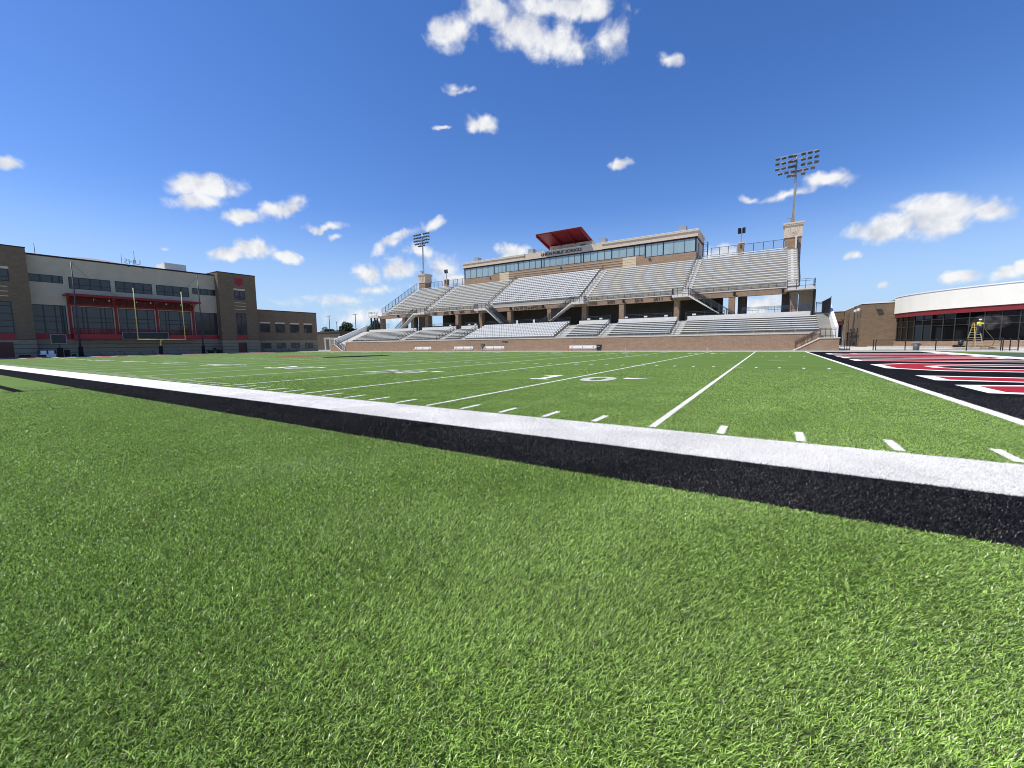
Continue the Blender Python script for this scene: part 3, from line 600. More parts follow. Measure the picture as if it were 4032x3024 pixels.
# stone topped towers and the floodlights standing on them
def tower(label, x0, x1):
    xc = (x0+x1)/2; t = thing('stone_tower', label, 'tower', (xc, 82.2, 0), 'stone topped towers of the grandstand')
    b = MB(); b.box(x0+.12, x1-.12, 81.1, 83.6, 0, 18.9); b.build('shaft', 'brickT', t)
    b = MB(); b.box(x0, x1, 81, 83.7, 18.9, 20.9); b.build('stone_block', 'stone', t)
    b = MB(); b.box(x0-.14, x1+.14, 80.86, 83.84, 20.9, 21.12).box(x0-.2, x1+.2, 80.8, 83.9, 21.12, 21.4); b.build('cap', 'stone', t)
    b = MB(); pts = lambda r, z0: [(xc-r, 80.985, 20.55)]+[(xc-r*math.cos(a), 80.985, z0-r*math.sin(a)) for a in np.linspace(0, math.pi, 9)]+[(xc+r, 80.985, 20.55)]
    for r in (.28, .5, .74): b.tube(pts(r, 20.0), .035, 5)
    b.tube([(xc, 80.985, 19.28), (xc, 80.985, 18.95)], .035, 5); b.box(xc-.06, xc+.06, 80.965, 81.01, 19.95, 20.5); b.build('carved_emblem', 'stone', t)
tower('stone topped brick tower with carved emblem at the right end of the stand', -1.95, .62)
tower('stone topped brick tower at the left end of the stand', -89.7, -87.1)
def floodlight(label, x):
    t = thing('floodlight', label, 'floodlight', (x, 82.2, 21.4), 'stadium floodlights')
    b = MB(); b.tube([(x, 82.2, 21.4), (x, 82.2, 29), (x, 82.2, 33.0)], [.24, .19, .15], 12); b.build('pole', 'galv', t, True)
    b = MB(); b.box(x-.45, x-.05, 81.75, 82.0, 21.8, 22.0).box(x-.95, x-.3, 81.6, 81.95, 22.28, 22.38).box(x-.3, x-.1, 81.8, 82.0, 21.4, 22.3); b.build('junction_box', 'grey', t)
    rows = [(32.95, 7, 5.5), (32.1, 7, 5.5), (31.25, 7, 5.5), (30.4, 6, 4.6), (29.75, 3, 2.0)]
    b = MB()
    for z, n, w in rows: b.box(x-w/2-.1, x+w/2+.1, 82.05, 82.17, z-.05, z+.05)
    b.build('crossarm', 'galv', t)
    for z, n, w in rows:
        for i in range(n):
            px = x-w/2+w*i/(n-1)
            if abs(px-x) < .1: px -= .32
            q = MB(); m4 = Matrix.Translation((px, 81.72, z-.42)) @ Matrix.Rotation(R_(random.uniform(-14, 14)), 4, 'Z') @ Matrix.Rotation(R_(-24), 4, 'X')
            q.box(-.31, .31, -.26, .22, -.04, .06).box(-.22, .22, -.2, .14, .05, .12).box(-.05, .05, .1, .3, .1, .42).tf(m4); h = q.build('lamp', 'lampb', t)
            l = MB(); l.box(-.27, .27, -.22, .18, -.046, -.042).tf(m4); l.build('lens', 'lens', h)
floodlight('floodlight bank on the right stone tower', -.72)
floodlight('floodlight bank on the left stone tower', -88.75)
def spkpost(label, x):
    t = thing('speaker_post', label, 'speaker post', (x, 81.5, 17)); b = MB(); b.box(x-.5, x+.5, 81.02, 82.0, 16.5, 18.95); b.build('brick_base', 'brickT', t)
    b = MB(); b.box(x-.56, x+.56, 80.96, 82.06, 18.95, 19.12); b.build('cap', 'stone', t)
    b = MB(); b.tube([(x, 81.5, 19.1), (x, 81.5, 21.7)], .09, 8); b.build('pole', 'galv', t)
    for s in (-1, 1):
        q = MB(); q.box(-.17, .17, -.2, .2, -.5, .5).tf(Matrix.Translation((x+s*.36, 81.4, 21.25)) @ Matrix.Rotation(R_(8), 4, 'X') @ Matrix.Rotation(R_(35*s), 4, 'Z')); q.build('loudspeaker', 'black', t)
    q = MB(); q.box(x-.12, x+.12, 80.9, 81.02, 18.2, 18.7); q.build('wall_lamp', 'dark', t)
spkpost('twin speaker post behind the top row right of the press box', -8.5); spkpost('twin speaker post behind the top row left of the press box', -79.5)
for i, (x, lab) in enumerate(((-25.7, 'black speaker on the beam left of year 2010'), (-17.55, 'black speaker on the beam right of year 2011'), (-49.6, 'black speaker left of the champions lettering'), (-41.9, 'black speaker right of the champions lettering'), (-8.25, 'black speaker on the bare beam near the right end'), (-1.95, 'black speaker at the right end of the beam'), (-83.5, 'black speaker on the beam near the left end'), (-74, 'black speaker on the beam left of year 1998'), (-65.6, 'black speaker on the beam between years 2002 and 2004'))):
    b = MB(); b.box(-.16, .16, -.35, 0, -.33, .33).box(-.04, .04, 0, .12, -.1, .1).tf(Matrix.Translation((x, 67.36, 8.62)) @ Matrix.Rotation(R_(14), 4, 'X')); tag(b.build('wall_speaker', 'black'), lab, 'speaker', 'speakers on the deck beam')

# ------------------------------------------------------------ press box
PB = thing('press_box', 'long press box with tan parapet above the upper seats', 'press box', (-43.9, 79.4, 16))
YP = 79.5
b = MB(); b.box(-71.7, -62.2, YP, 87.6, 15, 18.15).box(-62.2, -25.3, YP, 87.6, 15, 18.66).box(-25.3, -15.78, YP, 87.6, 15, 18.15); b.build('wall', 'brickT', PB)
b = MB()
for i in range(5): b.box(-57.8, -29.8, YP-.05, YP-.002, 16.1+.5*i, 16.34+.5*i)
b.build('fluted_band', 'strip', PB)
for x0, x1 in ((-60.5, -57.8), (-29.8, -27.0)):
    b = MB()
    for i in range(5): b.box(x0, x1, YP-.05, YP-.002, 16.1+.5*i, 16.40+.5*i)
    b.box(x0, x1, YP-.02, YP-.002, 16, 18.6); b.build('pale_fluted_panel', 'strip2', PB)
b = MB(); b.box(-71.5, -15.95, YP+.35, 87.4, 18.1, 20.7); b.build('interior', 'blind', PB)
def panes(xs, z0, z1, thick):
    for a, c in zip(xs, xs[1:]):
        f = MB(); w = .05
        f.box(a, c, YP+.08, YP+.20, z0, z0+.07).box(a, c, YP+.08, YP+.20, z1-.06, z1)
        for x, s in ((a, 1), (c, -1)): ww = .09 if any(abs(x-q) < .05 for q in thick) else .02; f.box(x, x+s*ww, YP+.06, YP+.2, z0+.07, z1-.06)
        o = f.build('window', 'frame', PB); q = MB(); q.box(a+.02, c-.02, YP+.12, YP+.14, z0+.07, z1-.06); q.build('pane', 'glassb', o)
def grid(a, c, n): return list(np.linspace(a, c, n+1))
panes(grid(-71.45, -62.25, 5), 18.2, 20.72, (-71.45, -62.25))
panes(grid(-62.2, -58.7, 3)+grid(-58.7, -55.2, 3)[1:]+grid(-55.2, -48.9, 4)[1:]+[-48.2]+grid(-48.2, -39.1, 6)[1:]+[-38.5]+grid(-38.5, -32.2, 4)[1:]+grid(-32.2, -27.5, 3)[1:]+grid(-27.5, -25.3, 2)[1:], 18.7, 20.72, (-62.2, -58.7, -55.2, -48.9, -48.2, -39.1, -38.5, -32.2, -27.5, -25.3))
panes(grid(-25.25, -21.8, 3)+grid(-21.8, -15.95, 3)[1:], 18.2, 20.72, (-25.25, -21.8, -15.95))
for x0, x1 in ((-15.98, -15.8), (-71.68, -71.5)): MB().box(x0, x1, YP+.08, YP+.5, 18.15, 20.72).build('corner_post', 'frame', PB)
b = MB(); b.box(-15.9, -15.78, YP+.5, 87.6, 18.15, 20.72).box(-71.7, -71.58, YP+.5, 87.6, 18.15, 20.72).box(-71.5, -15.9, 87.4, 87.6, 18.1, 20.7); b.build('end_wall', 'stone', PB)
b = MB(); b.box(-15.77, -15.74, 81.6, 82.8, 17.2, 20.2); b.build('end_door', 'black', PB)
for x0, x1 in ((-71.95, -53.35), (-34.2, -15.55)):
    b = MB(); b.box(x0, x1, YP-.14, 87.8, 20.95, 21.75).box(x0-.04, x1+.04, YP-.20, 87.85, 21.75, 21.88).box(x0-.12, x1+.12, YP-.30, 87.9, 21.88, 22.22); b.build('parapet', 'stone', PB)
    b = MB(); b.box(x0-.14, x1+.14, YP-.32, 87.95, 22.22, 22.30); b.build('parapet_cap', 'white', PB)
    b = MB(); b.box(x0+.1, x1-.1, YP-.05, 87.7, 20.72, 20.95); b.build('soffit', 'maroon', PB)
b = MB(); b.box(-53.35, -34.2, YP-.10, 87.7, 20.9, 22.18); b.build('name_parapet', 'stone', PB)
b = MB(); b.box(-53.35, -34.2, YP-.13, 87.7, 22.18, 22.26); b.build('parapet_cap', 'white', PB)
b = MB(); b.box(-53.35, -34.2, YP-.02, 80.2, 20.72, 20.9); b.build('soffit', 'maroon', PB)
text('UNION PUBLIC SCHOOLS', .90, .03, wallmat(-43.85, YP-.16, 21.5), .012, 1, 10.0).build('name_lettering', 'relief', PB)
for x, z, s in ((-43.8, 18.05, 'C'), (-24.3, 17.72, 'D'), (-63.3, 17.72, 'B')): text(s, .72, .03, wallmat(x, YP-.1, z), .015).build('section_letter', 'relief', PB)
for x in (-68.4, -52.1, -34.5, -18.45):
    b = MB(); b.box(x-.75, x+.6, 80.4, 82.0, 22.2, 23.5); b.build('roof_vent', 'grey', PB)
cb_ = [(77.5, 25.55), (77.5, 25.75), (85.5, 23.95), (85.5, 23.75)]
b = MB(); b.prism(cb_, 'x', -49.2, -38.2); b.build('canopy', 'redsteel', PB)
b = MB(); b.prism([(77.42, 25.762), (77.42, 25.86), (85.6, 24.02), (85.6, 23.942)], 'x', -49.24, -38.16); b.build('canopy_roof_edge', 'grey', PB)
b = MB()
for x in (-49.1, -45.4, -41.9, -38.45): b.prism([(77.6, 25.2), (77.6, 25.54), (85.4, 23.78), (85.4, 23.2)], 'x', x-.12, x+.12)
b.build('canopy_beam', 'redsteel', PB)
b = MB(); b.box(-48.4, -37.9, 83.0, 85.6, 22.2, 24.0); b.build('roof_hut', 'stone', PB)
b = MB(); b.box(-40.6, -39.4, 82.95, 82.99, 22.5, 23.5); b.build('hut_window', 'glass', PB)
b = MB()
for x in (-46.5, -44.9, -42): b.box(x-.05, x+.05, 81.2, 81.3, 22.2, 23.1)
b.build('roof_camera_stand', 'dark', PB)
rail('guard_rail', 'short grey mesh rail on the press box roof left of the red canopy', [(-51.0, 80.6, 22.2), (-48.6, 80.6, 22.2)], .9, 'grey', None, .8, (.1,), .12)
t = thing('roof_ladder', 'dark caged ladder beside the right end of the press box', 'ladder', (-14.5, 82.4, 17)); b = MB()
for x in (-15.0, -14.2):
    for y in (82.0, 82.9): b.bar((x, y, 17.2), (x, y, 20.2), .09)
b.build('cage_post', 'navy', t); b = MB()
for z in np.arange(17.5, 20.3, .45): b.bar((-15, 82, z), (-14.2, 82, z), .05); b.bar((-14.2, 82, z), (-14.2, 82.9, z), .05)
b.build('rung', 'navy', t)
for lab, x0, x1, h in (('open blue gate at the top of the right end stairs', 1.95, 2.6, 1.35),):
    t = thing('gate', lab, 'gate', (x0, 64.6, CZ)); b = MB()
    for x in (x0, x1): b.box(x-.04, x+.04, 64.6, 64.68, CZ, 6.5)
    b.build('post', 'navy', t); b = MB()
    for z in (6.4, 6.2, 5.0): b.box(x0, x1, 64.62, 64.66, z-.03, z+.03)
    for x in np.arange(x0+.1, x1, .11): b.box(x-.01, x+.01, 64.63, 64.65, 5, 6.4)
    b.build('gate_bars', 'navy', t)
t = thing('gate', 'black solid gate leaf swung open at the top of the right end stairs', 'gate', (3.2, 62.2, 5)); b = MB()
b.add([(2.62, 64.6, 4.95), (3.2, 61.6, 4.7), (3.2, 61.6, 6.75), (2.62, 64.6, 6.5), (2.66, 64.62, 4.95), (3.24, 61.62, 4.7), (3.24, 61.62, 6.75), (2.66, 64.62, 6.5)], [(0, 1, 2, 3), (7, 6, 5, 4), (3, 2, 6, 7), (1, 5, 6, 2), (0, 3, 7, 4)]); b.build('leaf_panel', 'black', t)
b = MB(); b.bar((3.22, 61.6, 4.6), (3.22, 61.6, 6.9), .08); b.build('post', 'navy', t)
# handrails of the two entry stairs
def entry(label, f):
    t = thing('handrail', label, 'railing', (f(-.6), 55.4, 0), 'entry stair handrails'); ps, rl = MB(), MB()
    A, B, C = Vector((f(-.55), 55.45, .05)), Vector((f(1.86), 55.45, 1.56)), Vector((f(3.3), 55.45, 1.56)); h = Vector((0, 0, 1.08))
    for i in range(5): q = A.lerp(B, i/4); ps.bar(q, q+h, .06)
    for i in range(4): q = B.lerp(C, i/3); ps.bar(q, q+h, .055)
    for z in (1, .86, .2): rl.bar(A+h*z, B+h*z, .05); rl.bar(B+h*z, C+h*z, .05)
    A2, B2 = A+Vector((0, .95, 0)), B+Vector((0, .95, 0))
    for z in (1, .86): rl.bar(A2+h*z, B2+h*z, .05)
    for i in range(4): q = A2.lerp(B2, i/3); ps.bar(q, q+h, .05)
    ps.build('post', 'brownrail', t); rl.build('rail', 'brownrail', t)
M['brownrail'] = mat('bronze_paint', (.10, .065, .045), .5, .4)
entry('bronze handrail of the short stair at the right end of the stand', lambda x: x)
entry('bronze handrail of the short stair at the left end of the stand', lambda x: -91.0-x)

# ------------------------------------------------------------ things along the foot of the grandstand
def teambench(label, x):
    t = thing('team_bench', label, 'bench', (x, 54.6, 0), 'white team benches along the grandstand wall')
    b = MB(); b.box(x-2.35, x+2.25, 54.45, 54.78, .30, .35); b.build('seat', 'alu', t)
    b = MB(); b.box(x-2.25, x+2.3, 54.92, 54.97, .44, .84); b.build('backrest', 'alu', t)
    for dx in (-1.8, 0, 1.8):
        b = MB(); b.bar((x+dx, 54.40, 0), (x+dx, 54.75, .31), .06).bar((x+dx, 54.85, 0), (x+dx, 54.55, .31), .06).bar((x+dx, 54.75, .30), (x+dx, 54.96, .8), .06).box(x+dx-.03, x+dx+.03, 54.4, 54.9, 0, .04); b.build('leg', 'grey', t)
teambench('white team bench farthest left along the wall', -63.2); teambench('white team bench second from the left, beside three small fittings', -52.6)
teambench('white team bench next to the grey equipment box', -45.6); teambench('white team bench between the orange cone and the black bin', -28.4)
t = thing('trash_bin', 'black square bin at the right end of a white bench', 'bin', (-25.6, 54.8, 0)); b = MB(); b.prism([(-25.88, 0), (-25.95, .85), (-25.27, .85), (-25.34, 0)], 'y', 54.5, 55.1); b.build('bin_body', 'black', t); b = MB(); b.box(-25.99, -25.23, 54.45, 55.15, .85, .96); b.build('lid', 'dark', t)
b = MB(); b.box(-25.9, -25.35, 54.47, 54.5, .62, .7); b.build('label_plate', 'grey', t)
t = thing('traffic_cone', 'orange traffic cone at the left end of a white bench', 'cone', (-30.75, 54.4, 0)); b = MB(); b.lathe([(.17, .04), (.05, .68), (.03, .70)], (-30.75, 54.4), 14); b.build('cone_body', 'cone', t); b = MB(); b.box(-30.97, -30.53, 54.18, 54.62, 0, .045); b.build('base', 'cone', t)
t = thing('equipment_box', 'grey green cabinet on a stand left of the third bench', 'cabinet', (-48.0, 54.9, 0)); b = MB(); b.box(-48.35, -47.7, 54.7, 55.2, .72, 1.32); b.build('cabinet', 'cabin', t) if 'cabin' in M else b.build('cabinet', mat('cabinet_paint', (.10, .105, .075), .5, .4), t); b = MB(); b.bar((-48.05, 54.95, 0), (-48.05, 54.95, .74), .12).bar((-48.05, 54.95, .5), (-47.7, 54.95, .76), .06); b.build('stand', 'dark', t)
b = MB(); b.box(-49.4, -48.95, 56.40, 56.5, .72, 1.05).box(-49.3, -49.05, 56.36, 56.40, .78, .98); tag(b.build('wall_box', 'grey'), 'small grey box on the brick front wall left of the cabinet', 'wall box')
for x in (-50.0, -49.75, -50.6, -57.6, -78.2, -21.6, -10.4):
    b = MB(); b.tube([(x, 55.2, 0), (x, 55.2, .34)], .05, 8).tube([(x-.10, 55.2, .30), (x+.10, 55.2, .30)], .05, 8); o = b.build('hydrant', mat('brass', (.50, .42, .30), .5, .4) if x == -50.0 else bpy.data.materials['brass'])
    tag(o, 'small pale standpipe at the foot of the brick front wall', 'standpipe', 'standpipes along the wall foot')
b = MB(); b.box(-44.8, -43.6, 56.44, 56.5, 1.62, 1.72).box(-44.3, -43.5, 56.42, 56.48, 1.58, 1.64); tag(b.build('wall_marking_plate', 'dark'), 'small dark plate high on the brick front wall above a bench', 'wall plate')

# ------------------------------------------------------------ end building on the left
EB = thing('end_building', 'three storey brick and stucco building behind the far end zone', 'building', (-108, 23, 0))
BX = -108.0
def qx(b, y0, y1, z0, z1, p=0., d=.3):                  # box on the facade: p = how far it stands out
    return b.box(BX-d, BX+p, y0, y1, z0, z1)
b = MB(); b.box(-135, BX, 9.3, 36.9, 3.0, 17.0); b.build('main_wall', 'stucco', EB)
b = MB(); b.box(-135, BX+.06, 9.4, 36.8, 17.0, 17.28); b.build('main_coping', 'maroon', EB)
b = MB(); b.box(-134.6, BX-.4, 9.6, 36.6, 17.28, 17.32); b.build('roof', 'roofw', EB)
b = MB(); b.box(-130, BX+.02, 9.3, 36.9, 0, 3.0)
b.build('main_base', 'limestone', EB)
for y0, y1 in ((-14, 9.4), (36.8, 44.6)):
    b = MB(); b.box(-125, BX+1.55, y0, y1, 2.92, 17.72); b.build('tower_wall', 'brickB', EB)
    b = MB(); b.box(-125.05, BX+1.60, y0-.05, y1+.05, 17.72, 17.9); b.build('tower_coping', 'maroon', EB)
    b = MB(); b.box(-125, BX+1.6, y0-.04, y1+.04, 0, 2.92); b.build('tower_base', 'limestone', EB)
    b = MB()
    for z in (.72, 1.45, 2.17, 2.9): b.box(-125, BX+1.615, y0-.05, y1+.05, z-.05, z+.05)
    b.build('base_groove', 'groove', EB)
b = MB(); b.box(-128, BX-.2, 44.6, 60.6, 2.92, 10.1); b.build('wing_wall', 'brickB', EB)
b = MB(); b.box(-128, BX-.14, 44.6, 60.66, 10.1, 10.27); b.build('wing_coping', 'maroon', EB)
b = MB(); b.box(-128, BX-.16, 44.6, 60.64, 0, 2.92); b.build('wing_base', 'limestone', EB)
b = MB()
for z in (.72, 1.45, 2.17, 2.9): b.box(-110, BX+.035, 9.4, 36.8, z-.05, z+.05).box(-110, BX-.145, 44.6, 60.655, z-.05, z+.05)
b.build('base_groove', 'groove', EB)
def win(y0, y1, z0, z1, vs, hs, p=0., head=None):
    f = MB(); x0, x1 = BX+p-.25, BX+p+.03; w = .11
    f.box(x0, x1, y0, y0+w, z0, z1).box(x0, x1, y1-w, y1, z0, z1).box(x0, x1, y0+w, y1-w, z0, z0+w).box(x0, x1, y0+w, y1-w, z1-w, z1)
    for v in vs: f.box(x0+.02, x1-.01, v-.085, v+.085, z0+w, z1-w)
    for h in hs: f.box(x0+.03, x1-.02, y0+w, y1-w, h-.065, h+.065)
    o = f.build('window', 'frame', EB); q = MB(); q.box(BX+p-.2, BX+p+.008, y0+w, y1-w, z0+w, z1-w); q.build('pane', 'glass', o)
    if head: q = MB(); q.box(BX+p-.2, BX+p+.05, y0-.06, y1+.06, z1, z1+head); q.build('lintel', 'stone', o)
win(9.45, 13.56, 12.65, 13.93, (10.9, 12.3, 13.1), ())
for y0, y1 in ((14.24, 19.64), (20.3, 25.73), (26.4, 31.85)): w4 = (y1-y0)/4; win(y0, y1, 11.9, 13.93, (y0+w4*.95, y0+2*w4, y0+3*w4), (12.65,))
win(32.5, 36.75, 12.65, 13.93, (34, 35.2, 36.0), ())
win(9.45, 13.5, 3.95, 8.88, (10.85, 12.2, 12.85), (6.9, 6.1, 4.6))
for y0, y1, vs in ((14.25, 19.6, (15.5, 16.05, 17.9, 18.5)), (20.3, 25.72, (21.5, 23.05, 24.6)), (26.42, 31.75, (27.5, 28.0, 29.9, 30.5))): win(y0, y1, 3.95, 8.83, vs, (6.9, 6.1))
win(32.55, 36.72, 3.98, 8.83, (33.9, 35.3, 36.2), (6.9, 6.1))
win(39.9, 42.15, 12.05, 14.12, (41,), (12.7,), 1.55, .38); win(39.95, 42.05, 4.0, 9.0, (41,), (8.2, 7.2, 6.1, 5.0), 1.55)
win(5.0, 7.35, 12.2, 14.12, (), (12.9,), 1.55, .38); win(4.6, 7.25, 3.95, 9.0, (), (8.3, 7.1, 6.0, 5.0), 1.55)
for y0, y1 in ((45.85, 48.15), (49.5, 51.8), (53.2, 55.5), (56.9, 59.2)):
    win(y0, y1, 4.75, 6.95, ((y0+y1)/2,), (), -.2, .36); win(y0, y1, .85, 2.2, ((y0+y1)/2,), (), -.16)
for yc in (41.0, 5.9):
    b = MB()
    for z in (11.35, 10.6, 9.85): b.box(BX+1.5, BX+1.60, yc-1.15, yc+1.15, z-.06, z+.06)
    b.build('stone_strip', 'stone', EB)
b = MB(); qx(b, 9.42, 13.9, 3.05, 3.92, .05).box(BX-.3, BX+.05, 32.2, 36.78, 3.05, 3.95); b.box(BX+1.5, BX+1.62, 39.95, 42.1, 2.95, 3.98).box(BX+1.5, BX+1.62, 3.5, 7.3, 2.95, 3.9); b.build('red_spandrel', 'redp', EB)
b = MB(); b.box(BX-.3, BX+1.3, 13.9, 32.2, 3.05, 3.92); b.build('balcony_slab', 'redp', EB)
rl, ps, bl = MB(), MB(), MB()
for z in (4.95, 4.2): rl.box(BX+1.2, BX+1.26, 13.95, 32.15, z-.03, z+.03)
for y in np.linspace(13.95, 32.15, 15): ps.box(BX+1.19, BX+1.27, y-.04, y+.04, 3.92, 4.98)
for y in np.arange(14.05, 32.1, .13): bl.box(BX+1.215, BX+1.235, y-.018, y+.018, 4.2, 4.95)
rl.build('balcony_rail', 'redsteel', EB); ps.build('balcony_post', 'redsteel', EB); bl.build('balcony_baluster', 'redsteel', EB)
for y in (13.88, 19.95, 26.07, 32.15):
    b = MB(); b.box(BX, BX+.12, y-.36, y+.36, 3.93, 9.0); b.build('pilaster', 'stucco', EB)
    b = MB(); b.box(BX+.12, BX+.42, y-.16, y+.16, 3.93, 10.3); b.build('red_column', 'redsteel', EB)
b = MB(); b.box(BX, BX+2.4, 13.3, 32.9, 10.5, 10.8).box(BX+2.3, BX+2.48, 13.25, 32.95, 10.42, 10.86); b.build('canopy', 'redsteel', EB)
b = MB(); b.box(BX+.12, BX+.2, 14, 32.1, 8.95, 9.3)
ys = np.linspace(13.9, 32.1, 13)
for i, y in enumerate(ys):
    b.bar((BX+.15, y, 9.2), (BX+2.2, y, 10.48), .10)
    if i < 12:
        ym = (y+ys[i+1])/2
        b.bar((BX+.3, ym, 9.3), (BX+.9, y, 10.48), .07).bar((BX+.3, ym, 9.3), (BX+.9, ys[i+1], 10.48), .07)
b.build('canopy_truss', 'redsteel', EB)
b = MB(); b.box(BX, BX+.06, 14.1, 19.7, 8.95, 10.5).box(BX, BX+.06, 20.2, 25.85, 8.95, 10.5).box(BX, BX+.06, 26.3, 31.9, 8.95, 10.5); b.build('spandrel_band', mat('dusky_panel', (.12, .06, .058), .8, .2), EB)
for y in (17.0, 19.0, 22.9, 25.0, 27.5, 29.9):
    b = MB(); b.lathe([(.10, 9.95), (.14, 10.1), (.05, 10.3)], (BX+1.0, y), 10); b.build('soffit_light', 'white', EB)
for y0, y1, z in ((39.95, 41.1, 2.3), (4.2, 6.9, 2.5)): MB().box(BX+1.5, BX+1.63, y0, y1, .05, z).build('door', 'wood', EB)
b = MB(); b.box(BX+1.5, BX+1.62, 41.1, 41.75, .05, 2.3); b.build('dark_door_leaf', 'frame', EB)
sh = [(-1.12, 1.15), (1.12, 1.15), (1.12, -.2), (.85, -.75), (.35, -1.08), (0, -1.18), (-.35, -1.08), (-.85, -.75), (-1.12, -.2)]
b = MB(); b.prism([(41.05+p[0]*.78, 16.02+p[1]*.76) for p in sh], 'x', BX+1.5, BX+1.60); b.build('shield', 'redp', EB)
b = MB()
for dy in (-.62, -.3, .3, .62): b.box(BX+1.58, BX+1.62, 41.05+dy*.78-.05, 41.05+dy*.78+.05, 15.85, 16.72)
b.box(BX+1.58, BX+1.62, 41.0, 41.1, 15.3, 16.4).box(BX+1.58, BX+1.62, 40.6, 41.5, 15.55, 15.65); b.build('shield_emblem', 'redsteel', EB)
b = MB(); b.prism([(28.5, 17.3), (32.2, 17.3), (32.2, 18.75), (28.5, 18.75)], 'x', -113.5, -109.2); b.build('roof_unit', 'hvac', EB)
b = MB(); b.box(-115, -112, 44.4, 45.9, 10, 14.0).box(-114.9, -112.05, 45.9, 46.3, 10, 14.1); b.build('stair_tower', 'stucco', EB)
for y, z in ((10.8, 19.1), (21.75, 19.1), (23.65, 20.05)):
    b = MB(); b.tube([(BX-.6, y, 17.2), (BX-.6, y, z)], [.05, .03], 6); b.build('antenna', 'greyblue', EB)
m4 = Matrix(((0, 0, 1, BX-.9), (-1, 0, 0, 23.4), (0, 1, 0, 17.9), (0, 0, 0, 1)))
m4 = Matrix(((0, 0, 1, BX-.9), (1, 0, 0, 23.4), (0, 1, 0, 17.95), (0, 0, 0, 1))) @ Matrix.Diagonal((-1, 1, 1, 1))
text('UHS', 1.35, .06, m4, 0, 1.0).build('roof_letters', 'polycarb', EB)
b = MB()
for y in (22.5, 24.6): b.box(BX-.02, BX+.14, y-.12, y+.12, 16.85, 17.1)
b.build('parapet_camera', 'dark', EB)
b = MB(); n = 24
for i in range(n):
    a0, a1 = math.pi*i/n, math.pi*(i+1)/n
    b.add([(-118, 20-7*math.cos(a0), 17.2+1.95*math.sin(a0)), (-118, 20-7*math.cos(a1), 17.2+1.95*math.sin(a1)), (-132, 20-7*math.cos(a1), 17.2+1.95*math.sin(a1)), (-132, 20-7*math.cos(a0), 17.2+1.95*math.sin(a0))], [(0, 1, 2, 3)])
    b.add([(-118, 20, 17.2), (-118, 20-7*math.cos(a1), 17.2+1.95*math.sin(a1)), (-118, 20-7*math.cos(a0), 17.2+1.95*math.sin(a0))], [(0, 1, 2)])
b.build('arched_roof', 'roofw', EB)

# ------------------------------------------------------------ things in front of the end building
t = thing('goal_post', 'yellow gooseneck goal post at the far end zone', 'goal post', (-101.4, 24.35, 0)); GY = 24.35
b = MB(); b.tube([(-100.58, GY-3.62, 2.88), (-100.58, GY+3.62, 2.88)], .085, 10); b.build('crossbar', 'yellow', t, True)
for s_ in (-1, 1):
    b = MB(); b.tube([(-100.58, GY+s_*3.55, 2.88), (-100.58, GY+s_*3.55, 12.1)], .062, 10); b.build('upright', 'yellow', t, True)
b = MB(); b.tube([(-101.9, GY, 0), (-101.9, GY, 1.75), (-101.85, GY, 2.15), (-101.6, GY, 2.55), (-101.2, GY, 2.78), (-100.58, GY, 2.88)], .10, 12); b.build('gooseneck', 'yellow', t, True)
b = MB(); b.box(-102.15, -101.65, GY-.25, GY+.25, .02, 1.68); b.build('pad', 'rubber', t, bevel=.04)
def netpole(label, y):
    t = thing('net_pole', label, 'net pole', (-103.6, y, 0), 'net poles behind the goal post'); b = MB(); b.tube([(-103.6, y, 0), (-103.6, y, 6), (-103.6, y, 16.05)], [.15, .12, .08], 10); b.build('mast', 'dark', t, True)
    b = MB(); b.lathe([(.30, 0), (.30, 1.6), (.24, 1.7)], (-103.6, y), 14); b.build('pad', 'rubber', t, True)
netpole('tall dark net pole left of the goal post', 13.9); netpole('tall dark net pole right of the goal post by the utility vehicle', 31.95)
t = thing('safety_net_cable', 'thin dark cables sagging between the two net poles', 'cable', (-103.6, 13.9, 15.9))
for zt, sag in ((15.9, 6.2), (2.75, .9)):
    b = MB(); b.tube([(-103.6, 13.9+18.05*u, zt-sag*4*u*(1-u)) for u in np.linspace(0, 1, 25)], .022, 5); b.build('cable', 'dark', t)
def board(name, label, cat, y0, y1, z0, z1, x, post=True):
    t = thing(name, label, cat, (x, (y0+y1)/2, 0 if post else z0)); b = MB(); b.box(x-.12, x+.06, y0+.06, y1-.06, z0+.06, z1-.06); b.build('screen', 'frame', t)
    b = MB(); b.box(x-.14, x+.09, y0, y1, z1-.07, z1).box(x-.14, x+.09, y0, y1, z0, z0+.07).box(x-.14, x+.09, y0, y0+.07, z0+.07, z1-.07).box(x-.14, x+.09, y1-.07, y1, z0+.07, z1-.07); b.build('border', 'grey', t)
    if post:
        yc = (y0+y1)/2; b = MB(); b.tube([(x, yc, 0), (x, yc, z0)], .09, 8); b.build('post', 'dark', t)
        b = MB(); b.lathe([(.36, 0), (.36, 1.45), (.27, 1.55)], (x, yc), 12); b.build('pad', 'rubber', t)
board('play_clock', 'small dark play clock board with pale rim on a padded post', 'play clock', 10.45, 12.25, 2.2, 3.7, -103)
board('message_board', 'long dark message board with pale rim on the red balcony', 'message board', 20.2, 27.25, 2.98, 4.38, -106.55, False)
t = thing('training_cart', 'white topped cart with two square white panels beside the play clock', 'cart', (-103, 9.9, 0))
for y in (9.5, 10.35):
    b = MB(); b.box(-103.1, -103, y-.32, y+.32, .55, 1.08); b.build('panel', 'white', t)
b = MB(); b.box(-103.6, -102.7, 9.05, 10.85, .42, .52); b.build('tray', 'white', t); b = MB(); b.box(-103.5, -102.75, 9.75, 10.8, 0, .42); b.build('front_box', 'white', t)
